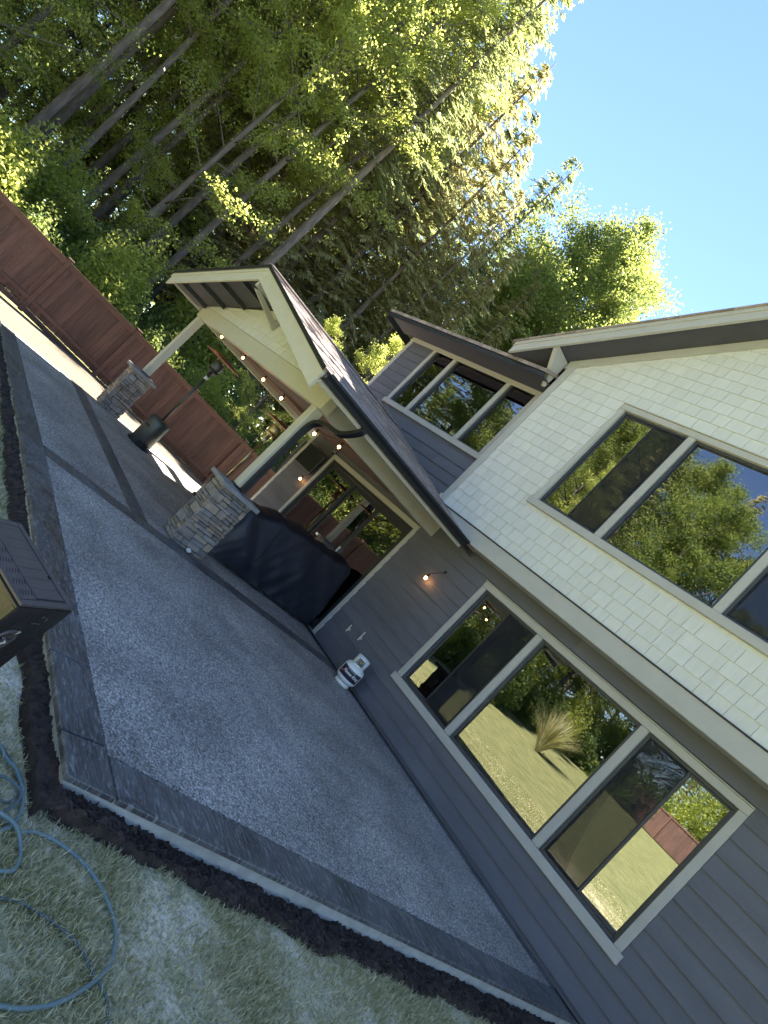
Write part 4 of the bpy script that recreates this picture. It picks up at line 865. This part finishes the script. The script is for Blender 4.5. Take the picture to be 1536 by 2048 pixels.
# ------------------------------------------------------------ hoses
def gz(x, y): return float(yard_z(np.array(x), np.array(y)))
def hose(name, pts, r, m, label, lift=None):
    P = [(x, y, gz(x, y) + r * 0.9 + 0.012 + (lift[i] if lift else 0)) for i, (x, y) in enumerate(pts)]
    o = MB().tube(bez(P, 10), r, 10).build(name, m, None, True); tag(o, label, 'hose')
hose('garden_hose', [(0.55, -5.60), (0.80, -5.36), (1.149, -5.227), (1.218, -5.174), (1.337, -5.143), (1.445, -5.158), (1.514, -5.192), (1.581, -5.264), (1.66, -5.33), (1.735, -5.290), (1.737, -5.222), (1.709, -5.189), (1.635, -5.169), (1.553, -5.198), (1.508, -5.263), (1.47, -5.36),
     (1.42, -5.42), (1.46, -5.34), (1.50, -5.24), (1.546, -5.165), (1.53, -5.09), (1.560, -4.975), (1.632, -4.871), (1.740, -4.802), (1.868, -4.769), (1.975, -4.791), (2.062, -4.845), (2.141, -4.959), (2.193, -5.073), (2.214, -5.181), (2.211, -5.279), (2.19, -5.5), (2.3, -5.9)],
     0.0082, 'hose', 'blue green garden hose looped on the dusty lawn', [0] * 10 + [0.0] * 3 + [0.02, 0.022, 0.012] + [0] * 3 + [0.0, 0] + [0] * 12)
hose('garden_hose', [(1.70, -5.5), (1.81, -5.36), (1.841, -5.27), (1.849, -5.173), (1.892, -5.065), (1.947, -4.98), (1.983, -4.943), (2.075, -4.898), (2.16, -4.855), (2.259, -4.866), (2.42, -4.83)], 0.0055, 'hose_old', 'thin faded hose half sunk in the grass inside the big hose loop', [-.004] * 11)
hose('garden_hose', [(0.75, -5.56), (0.98, -5.33), (1.16, -5.20), (1.27, -5.14), (1.36, -5.16), (1.42, -5.23), (1.34, -5.29), (1.30, -5.24), (1.36, -5.17), (1.44, -5.20), (1.56, -5.34), (1.6, -5.5)], 0.0062, 'hose_old', 'dark old hose curling beside the brown metal cabinet', [0] * 6 + [.0, .012, .02, .012, 0, 0])

# ------------------------------------------------------------ fence
FX = -11.6
def fz0(y): return float(np.clip(-0.15 - 0.075 * (y + 2.65), -0.60, 0.02)) if True else 0
def fz1(y): return 1.215 - 0.035 * (y + 2.65)
fence = empty('fence', 'long reddish brown board fence with capped posts behind the patio', 'fence')
py0 = -2.65 - 1.87 * 3; fposts = [py0 + 1.87 * k for k in range(9)]
for y in fposts: 
    MB().cbox(FX - 0.045, FX + 0.055, y - 0.05, y + 0.05, fz0(y) - 0.1, fz1(y) + 0.055, .006).build('post', 'fence_trim', fence)
    MB().cbox(FX - 0.065, FX + 0.075, y - 0.07, y + 0.07, fz1(y) + 0.056, fz1(y) + 0.085, .008).build('post_cap', 'fence_trim', fence)
def slat(xa, xb, ya, yb, za, zb, nm, m):
    """bar following the slope between ya and yb: za(y),zb(y)"""
    b = MB(); b.add([(xa, ya, za(ya)), (xb, ya, za(ya)), (xb, yb, za(yb)), (xa, yb, za(yb)), (xa, ya, zb(ya)), (xb, ya, zb(ya)), (xb, yb, zb(yb)), (xa, yb, zb(yb))], [(0, 3, 2, 1), (4, 5, 6, 7), (0, 1, 5, 4), (1, 2, 6, 5), (2, 3, 7, 6), (3, 0, 4, 7)]); b.build(nm, m, fence)
for i in range(len(fposts) - 1):
    ya, yb = fposts[i] + .051, fposts[i + 1] - .051
    slat(FX - 0.03, FX + 0.05, ya, yb, lambda y: fz1(y) + .001, lambda y: fz1(y) + .022, 'top_cap', 'fence_trim')
    slat(FX + 0.016, FX + 0.04, ya, yb, lambda y: fz1(y) - .10, lambda y: fz1(y) - .0, 'top_rail', 'fence_trim')
    slat(FX + 0.014, FX + 0.045, ya, yb, lambda y: fz0(y) + .17, lambda y: fz0(y) + .25, 'bottom_rail', 'fence_trim')
    slat(FX - 0.012, FX + 0.012, ya, yb, lambda y: fz0(y) - .08, lambda y: fz0(y) + .03, 'kick_board', 'fence_wood')
    y = ya
    while y < yb - 0.03:
        wd = min(0.138, yb - y); sk = random.uniform(-.003, .003)
        b = MB(); za, zb = fz0(y) + .035 + random.uniform(0, .02), fz1(y) - .005
        ga, gb = random.choice((0.001, 0.002, 0.003, .006)), random.choice((0.001, 0.001, 0.002, .004)); b.add([(FX - .009, y + ga, za), (FX + .009, y + ga, za), (FX + .009, y + wd - gb, za), (FX - .009, y + wd - gb, za), (FX - .009, y + .001, zb), (FX + .009, y + .001, zb), (FX + .009, y + wd - .001, fz1(y + wd) - .005), (FX - .009, y + wd - .001, fz1(y + wd) - .005)],
            [(0, 3, 2, 1), (4, 5, 6, 7), (0, 1, 5, 4), (1, 2, 6, 5), (2, 3, 7, 6), (3, 0, 4, 7)]); b.build('board', 'fence_wood', fence); y += wd
# ------------------------------------------------------------ trees
def polymesh(name, V, nq, mats_, mi=None, k=4):
    me = bpy.data.meshes.new(name); me.vertices.add(len(V)); me.vertices.foreach_set('co', np.asarray(V, np.float32).ravel())
    me.loops.add(nq * k); me.loops.foreach_set('vertex_index', np.arange(nq * k)); me.polygons.add(nq); me.polygons.foreach_set('loop_start', np.arange(nq) * k); me.polygons.foreach_set('loop_total', np.full(nq, k)); me.update(calc_edges=True)
    for m_ in mats_: me.materials.append(MATS[m_])
    return me
def leaf_quads(P, size, droop=0.0):
    n_ = len(P); d = rng.normal(size=(n_, 3)); d[:, 2] = d[:, 2] * .7 - droop; d /= np.linalg.norm(d, axis=1)[:, None]
    s_ = np.cross(d, rng.normal(size=(n_, 3))); s_ /= np.linalg.norm(s_, axis=1)[:, None] + 1e-9; L = size * rng.uniform(.65, 1.3, n_)[:, None]
    return np.stack([P - d * L * .5, P + s_ * L * .33, P + d * L * .5, P - s_ * L * .33], 1).reshape(-1, 3)
def rtube(b, p0, p1, r0, r1, n_=5, bend=0.0, seg=4):
    p0 = np.array(p0); p1 = np.array(p1); off = rng.normal(size=3) * bend * np.linalg.norm(p1 - p0)
    pts = [p0 + (p1 - p0) * t + off * math.sin(math.pi * t) for t in np.linspace(0, 1, seg)]
    b.tube([tuple(p) for p in pts], [r0 + (r1 - r0) * t for t in np.linspace(0, 1, seg)], n_); return pts
def broadleaf(name, H, R, base, nL, nleaf, lsize, leaf, tr=0.17, lean=0.03):
    b = MB(); top = np.array([rng.normal() * lean * H, rng.normal() * lean * H, H * .97]); tp_ = rtube(b, (0, 0, -.4), top, tr, 0.03, 8, .015, 9); tips = []
    for i in range(nL):
        t = base + (1 - base) * (i + rng.uniform(0, .9)) / nL; k = t * 8; j = min(int(k), 7); p = np.array(tp_[j]) + (np.array(tp_[j + 1]) - np.array(tp_[j])) * (k - j)
        az = i * 2.4 + rng.normal() * .5; u = (t - base) / (1 - base); ln = R * (0.45 + 1.0 * math.sin(math.pi * min(1, u * .82 + .16))) * rng.uniform(.65, 1.1) * (1 - .35 * u); el = 0.25 + 0.75 * u + rng.normal() * .15
        q = p + ln * np.array([math.cos(az) * math.cos(el), math.sin(az) * math.cos(el), math.sin(el)])
        lp = rtube(b, p, q, tr * .30 * (1.1 - .7 * t), .012, 4, .06, 5)
        for s_ in range(11):
            f_ = rng.uniform(.2, 1); m_ = int(f_ * 3.99); pp = np.array(lp[m_]) + (np.array(lp[m_ + 1]) - np.array(lp[m_])) * (f_ * 4 - m_)
            a2 = az + rng.normal() * 1.0; l2 = ln * rng.uniform(.18, .45); qq = pp + l2 * np.array([math.cos(a2) * .85, math.sin(a2) * .85, rng.uniform(-.15, .6)])
            if s_ < 4: rtube(b, pp, qq, .012, .005, 3, .05, 3)
            tips.append((pp, qq))
    T0 = np.array([t[0] for t in tips]); T1 = np.array([t[1] for t in tips]); w_ = rng.uniform(.3, 1.7, len(tips)); ii = rng.choice(len(tips), nleaf, p=w_ / w_.sum()); f_ = rng.uniform(.1, 1.15, nleaf)[:, None]
    P = T0[ii] + (T1[ii] - T0[ii]) * f_ + rng.normal(size=(nleaf, 3)) * np.array([.17, .17, .12]) * (R / 3.0)
    return b.mesh(name + '_trunk', 'bark', True), polymesh(name + '_crown', leaf_quads(P, lsize, .25), nleaf, [leaf])
def conifer(name, H, R, base, leaf, dens=1.0, droop=.25, tr=.2):
    b = MB(); rtube(b, (0, 0, -.4), (rng.normal() * .1, rng.normal() * .1, H), tr, .012, 8, .004, 8); Q = []
    z = base * H
    while z < H - .15:
        u = 1 - (z - base * H) / (H * (1 - base)); ln0 = R * (u ** .75) * (.8 if u > .9 else 1) + .12; nb = int(5 + 3 * u)
        for k in range(nb):
            az = rng.uniform(0, 6.283); ln = ln0 * rng.uniform(.55, 1.12); rise = .25 * (1 - u) - .05; pts = []
            for s_ in np.linspace(0, 1, 7): pts.append(np.array([math.cos(az) * ln * s_, math.sin(az) * ln * s_, z + ln * (rise * s_ - droop * s_ * s_ + .10 * s_ ** 3)]))
            if ln > .5: b.tube([tuple(p) for p in pts[::3]], [.022 * u + .006, .012, .004], 3)
            pts = np.array(pts); nt_ = int((6 + ln * 13) * dens); f_ = rng.uniform(.12, 1.0, nt_); kk = np.minimum((f_ * 6).astype(int), 5); pp = pts[kk] + (pts[kk + 1] - pts[kk]) * (f_ * 6 - kk)[:, None]
            sd_ = rng.choice([-1, 1], nt_); a2 = az + sd_ * rng.uniform(.35, 1.1, nt_); l2 = (0.14 + .34 * (1 - f_) * ln / R + .10) * rng.uniform(.6, 1.2, nt_)
            d = np.stack([np.cos(a2), np.sin(a2), -droop * rng.uniform(.4, 1.8, nt_)], 1); d /= np.linalg.norm(d, axis=1)[:, None]
            sp = np.cross(d, np.stack([rng.normal(size=nt_) * .5, rng.normal(size=nt_) * .5, np.ones(nt_)], 1)); sp /= np.linalg.norm(sp, axis=1)[:, None]; wd = .028 * rng.uniform(.7, 1.4, nt_)
            e_ = pp + d * l2[:, None]; m_ = pp + d * l2[:, None] * .45
            Q.append(np.stack([pp, m_ + sp * wd[:, None], e_, m_ - sp * wd[:, None]], 1))
        z += rng.uniform(.22, .36) * (0.75 + .5 * u)
    V = np.concatenate(Q).reshape(-1, 3); return b.mesh(name + '_trunk', 'bark', True), polymesh(name + '_crown', V, len(V) // 4, [leaf])
KINDS = {
 'alder': [broadleaf('alder', 16, 2.6, .28, 34, 27000, .082, 'leaf_alder', .15), broadleaf('alder', 18, 2.3, .42, 30, 21000, .082, 'leaf_alder', .14, .02), broadleaf('alder', 14, 2.3, .18, 34, 25000, .080, 'leaf_alder', .12)],
 'maple': [broadleaf('maple', 16, 3.9, .15, 46, 66000, .095, 'leaf_maple', .22), broadleaf('maple', 13, 3.5, .12, 40, 50000, .095, 'leaf_maple', .2)],
 'fir': [conifer('fir', 22, 3.0, .10, 'needle_fir', 1.6, .22, .24), conifer('fir', 19, 2.6, .22, 'needle_fir', 1.6, .28, .2), conifer('fir', 21, 3.0, .50, 'needle_fir', 1.5, .30, .22)],
 'hemlock': [conifer('hemlock', 19, 3.3, .08, 'needle_hemlock', 1.8, .42, .2), conifer('hemlock', 18, 3.1, .20, 'needle_hemlock', 1.7, .5, .2)],
}
LAB = {'alder': ('slender alder with a bare lower trunk in the woods beyond the fence', 'tree'), 'maple': ('broad leafed tree with bright backlit yellow green leaves in the woods', 'tree'),
       'fir': ('dark green fir standing in the woods beyond the fence', 'tree'), 'hemlock': ('drooping olive green hemlock in the woods behind the patio cover', 'tree')}
def tree(kind, var, x, y, s, rz, label=None, group=None, z=None):
    tm, cm_ = KINDS[kind][var % len(KINDS[kind])]; t = bpy.data.objects.new(kind + '_tree', None); COL.objects.link(t); t.location = (x, y, (gz(x, y) if z is None else z) - 0.05); t.rotation_euler[2] = rz; t.scale = (s, s, s)
    tag(t, label or LAB[kind][0], 'tree', group or 'woodland trees of kind %s' % kind)
    for nm, me in (('trunk', tm), ('crown', cm_)):
        o = bpy.data.objects.new(nm, me); COL.objects.link(o); o.parent = t
def polar(az, d): a_ = math.radians(az); return CAM[0] - d * math.sin(a_), CAM[1] + d * math.cos(a_)
# main woods: (kind, variant, azimuth from +Y, distance, scale)
WOOD = [('maple', 1, 97, 19.5, .75), ('alder', 0, 93, 24, 1.0), ('fir', 1, 91.5, 29, 1.0), ('alder', 1, 89.3, 21.5, 1.15), ('alder', 2, 87, 27, 1.1), ('fir', 0, 85.5, 33, 1.0), ('alder', 1, 84, 24, 1.1),
        ('alder', 0, 82, 28, 1.2), ('maple', 0, 80.5, 33, 1.25), ('alder', 1, 79, 23.5, 1.15), ('fir', 2, 77.5, 30, 1.15), ('alder', 2, 76.5, 26, 1.3), ('maple', 0, 75, 31, 1.2), ('alder', 1, 73.8, 24.5, 1.15),
        ('fir', 2, 72, 22.5, 1.05), ('hemlock', 0, 70.3, 25.5, 1.13), ('hemlock', 1, 67.2, 25.5, 1.14), ('fir', 0, 71.5, 32, 1.12), ('fir', 1, 65.2, 29, 1.12), ('hemlock', 0, 63.8, 25, 0.96), ('hemlock', 1, 61.0, 25.5, .92), ('fir', 1, 59.7, 29.5, 1.15),
        ('hemlock', 0, 57.5, 25, .78), ('maple', 1, 56, 35, 1.5), ('fir', 1, 62.6, 34, 1.18), ('maple', 0, 51.8, 31, 1.38), ('maple', 0, 48.0, 34, 1.42), ('maple', 1, 54.6, 32, 1.5), ('maple', 1, 50.0, 37, 1.85), ('maple', 1, 46.6, 30, 1.35), ('hemlock', 0, 54.2, 28, .84), ('hemlock', 1, 74.8, 28, 1.2), ('hemlock', 0, 78.6, 27, 1.0),
        ('maple', 1, 88, 36, 1.4), ('fir', 0, 94, 36, 1.0), ('maple', 0, 83.5, 38, 1.3), ('alder', 0, 78, 38, 1.4), ('maple', 1, 72.5, 38, 1.5), ('fir', 1, 69, 38, 1.3), ('maple', 0, 65.5, 39, 1.2), ('fir', 0, 59, 38, 1.0), ('maple', 1, 61, 40, 1.3), ('fir', 1, 99, 28, 1.0), ('maple', 0, 96, 33, 1.2),
        ('maple', 1, 41, 38, 1.05), ('fir', 0, 103, 30, 1.0), ('alder', 1, 90.5, 33, 1.2), ('alder', 2, 81.2, 21.5, 1.05), ('alder', 1, 75.2, 34, 1.3), ('fir', 1, 80, 41, 1.3), ('fir', 0, 87, 43, 1.2), ('fir', 1, 74, 44, 1.4),
        ('alder', 1, 86.0, 22.5, 1.0), ('alder', 1, 82.6, 26, 1.15), ('alder', 1, 77.2, 22.0, 1.05), ('fir', 2, 85.0, 28, .95), ('fir', 2, 80.3, 25.5, .95), ('fir', 2, 88.2, 24.5, .9), ('alder', 1, 81.7, 31, 1.1), ('fir', 2, 68.6, 27, 1.0)]
SPECIAL = {('fir', 2, 72): 'tall fir with a long bare trunk rising directly behind the patio cover ridge', ('alder', 1, 89.3): 'alder with the thickest pale mottled trunk at the far left of the woods',
           ('maple', 0, 51.8): 'leafy yellow green tree against the blue sky behind the house roof', ('fir', 1, 59.7): 'narrow fir whose thin leader points into the blue sky'}
for i, (k_, v_, az, d_, s_) in enumerate(WOOD):
    x, y = polar(az, d_); tree(k_, v_, x, y, s_, i * 1.7, SPECIAL.get((k_, v_, az)))
for v_, x, y, s_ in ((2, -12.9, 3.3, .52), (2, -12.8, 1.3, .42), (2, -13.0, 5.6, .55)): tree('alder', v_, x, y, s_, x * 3 + y, 'young leafy tree close behind the fence near the house corner', 'young trees close behind the fence')  # added trees, placed so their shade falls on the gravel side strip
far_i = 0
for az in np.arange(36, 112, 3.6):
    d_ = 50 + 9 * ((far_i * 7) % 3); x, y = polar(az + rng.uniform(-1, 1), d_); k_ = ('fir', 'maple', 'alder')[far_i % 3]; s_ = {'fir': 1.15, 'maple': 1.45, 'alder': 1.45}[k_] * (0.8 if az < 58 else 1.05)
    tree(k_, far_i, x, y, s_, far_i * 2.1, 'tree in the deep back row of the woods', 'deep back row of the woods'); far_i += 1
# trees behind the photographer, seen mirrored in the windows
for i, x in enumerate((-19.5, -23.5, -27.5, -32)): tree('maple', 0, x, -37.0 - (i % 2) * 1.5, (1.35, 1.5, 1.55, 1.45)[i], i * 2.2 + .4, 'tree across the back lawn mirrored in the house windows', 'trees across the back lawn')
bk = 0
for x in np.arange(-78, 34, 4.2):
    tall = 1.22 if -38 < x < -17 else (1.0 if x <= -38 else (0.62 if x > -12 else 0.78))
    for row in range(2):
        k_ = ('maple', 'fir', 'maple', 'alder', 'hemlock')[(bk * 3 + row) % 5]; s_ = {'maple': 1.35, 'fir': 1.0, 'alder': 1.25, 'hemlock': 1.05}[k_] * tall * rng.uniform(.88, 1.12) * (1.0 if x > -60 else .85)
        tree(k_, bk, x + rng.uniform(-1.2, 1.2) + row * 2.1, -39 - 6 * row + rng.uniform(-1.5, 1.5), s_, bk * 1.3, 'tree across the back lawn mirrored in the house windows', 'trees across the back lawn'); bk += 1
# understorey shrubs behind the fence
def shrub_mesh(R, H, nl, size, leaf):
    P = rng.normal(size=(nl, 3)); P /= np.linalg.norm(P, axis=1)[:, None]; rr = rng.uniform(.35, 1, nl) ** .5; P *= rr[:, None]; P[:, 2] = np.abs(P[:, 2])
    lump = np.array([1 + .35 * mnoise.noise(Vector(p * 2.3)) for p in P]); P *= lump[:, None]; P = P * np.array([R, R, H]); b = MB()
    for k in range(9): q = P[rng.integers(nl)]; b.tube([(0, 0, -.1), tuple(q * .5 + np.array([0, 0, .1])), tuple(q)], [.03, .018, .006], 4)
    return b.mesh('shrub_stems', 'bark', True), polymesh('shrub_leaves', leaf_quads(P, size, .2), nl, [leaf])
SH = [shrub_mesh(1.3, 2.3, 9000, .11, 'leaf_shrub'), shrub_mesh(1.6, 1.7, 9000, .12, 'leaf_shrub'), shrub_mesh(1.2, 3.0, 10000, .10, 'leaf_alder')]
def shrub(i, x, y, s, lab='leafy shrub growing close behind the brown fence', grp='shrubs behind the fence'):
    t = bpy.data.objects.new('shrub', None); COL.objects.link(t); t.location = (x, y, gz(x, y) - .05); t.rotation_euler[2] = i * 1.9; t.scale = (s, s, s); tag(t, lab, 'shrub', grp)
    for nm, me in zip(('stems', 'leaves'), SH[i % 3]): o = bpy.data.objects.new(nm, me); COL.objects.link(o); o.parent = t
k = 0
for y in np.arange(-8.5, 12, 1.15): shrub(k, -13.7 - 1.0 * ((k * 5) % 3) * .8, y + rng.uniform(-.4, .4), rng.uniform(.75, 1.05)); k += 1
for y in np.arange(-9, 22, 1.9): shrub(k, -17.2 + rng.uniform(-.7, .7), y, rng.uniform(1.2, 1.7)); k += 1
for i, x in enumerate(np.arange(-70, 30, 3.1)): shrub(i, x, -37 + rng.uniform(-.8, .8), rng.uniform(1.2, 1.8), 'shrub at the far edge of the back lawn mirrored in the windows', 'shrubs at the far lawn edge')
shrub(1, -15.5, -24.5, 1.5, 'big round shrub across the lawn mirrored in the ground floor window', 'shrubs across the lawn'); pass
og = empty('ornamental_grass', 'tall spiky clump of ornamental grass on the back lawn, mirrored in the ground floor window', 'plant'); og.location = (-9.4, -19.5, gz(-9.4, -19.5))
b_ = MB()
for k in range(420):
    a_ = rng.uniform(0, 6.283); sp = rng.uniform(.1, 1.0); ln = rng.uniform(1.5, 2.5); P_ = []
    for t in np.linspace(0, 1, 6): P_.append((math.cos(a_) * (sp * ln * .75 * t ** 1.3 + .1), math.sin(a_) * (sp * ln * .75 * t ** 1.3 + .1), ln * (t - .42 * sp * t * t)))
    sx, sy = -math.sin(a_) * .02, math.cos(a_) * .02; V_ = []
    for i, p_ in enumerate(P_): w_ = 1 - i / 5.5; V_ += [(p_[0] - sx * w_, p_[1] - sy * w_, p_[2]), (p_[0] + sx * w_, p_[1] + sy * w_, p_[2])]
    b_.add(V_, [(2 * i, 2 * i + 1, 2 * i + 3, 2 * i + 2) for i in range(5)])
o = bpy.data.objects.new('blades', b_.mesh('blades', 'grass')); COL.objects.link(o); o.parent = og
for i, (k_, v_, x, y, s_) in enumerate([('hemlock', 0, -16.5, -12.5, .8), ('fir', 1, -18, -16, .9), ('alder', 2, -15.5, -19, .9), ('hemlock', 1, -17, -22.5, .9), ('fir', 0, -18.5, -26.5, .85), ('maple', 1, -16.5, -30, .95), ('hemlock', 0, -20, -19.5, 1.0), ('maple', 0, -21, -24, 1.1), ('fir', 1, -22, -14, 1.1)]):
    tree(k_, v_, x, y, s_, i * 2.3, 'woodland tree along the left side of the back lawn, mirrored in the windows', 'woods along the left of the back lawn')
for i, y in enumerate(np.arange(-33, -9, 2.2)): shrub(i, -14.2 + rng.uniform(-.5, .5), y, rng.uniform(1.0, 1.4), 'shrub at the edge of the woods left of the back lawn', 'shrubs left of the back lawn')

# fence across the back lawn
NP = 6
bf = empty('fence', 'reddish board fence far across the back lawn, mirrored in the ground floor window', 'fence'); zf = gz(-8, -35)
for k in range(NP):
    xa = -11.0 + k * 2.4
    MB().cbox(xa - .05, xa + .05, -35.06, -34.94, zf - .1, zf + 1.72, .006).build('post', 'fence_trim', bf)
    if k < NP - 1:
        MB().box(xa + .051, xa + 2.349, -34.98, -34.94, zf + 1.56, zf + 1.66).build('top_rail', 'fence_trim', bf)
        for j in range(16): MB().box(xa + .052 + j * .1436, xa + .052 + j * .1436 + .14, -35.01, -34.985, zf + .03, zf + 1.6).build('board', 'fence_wood', bf)
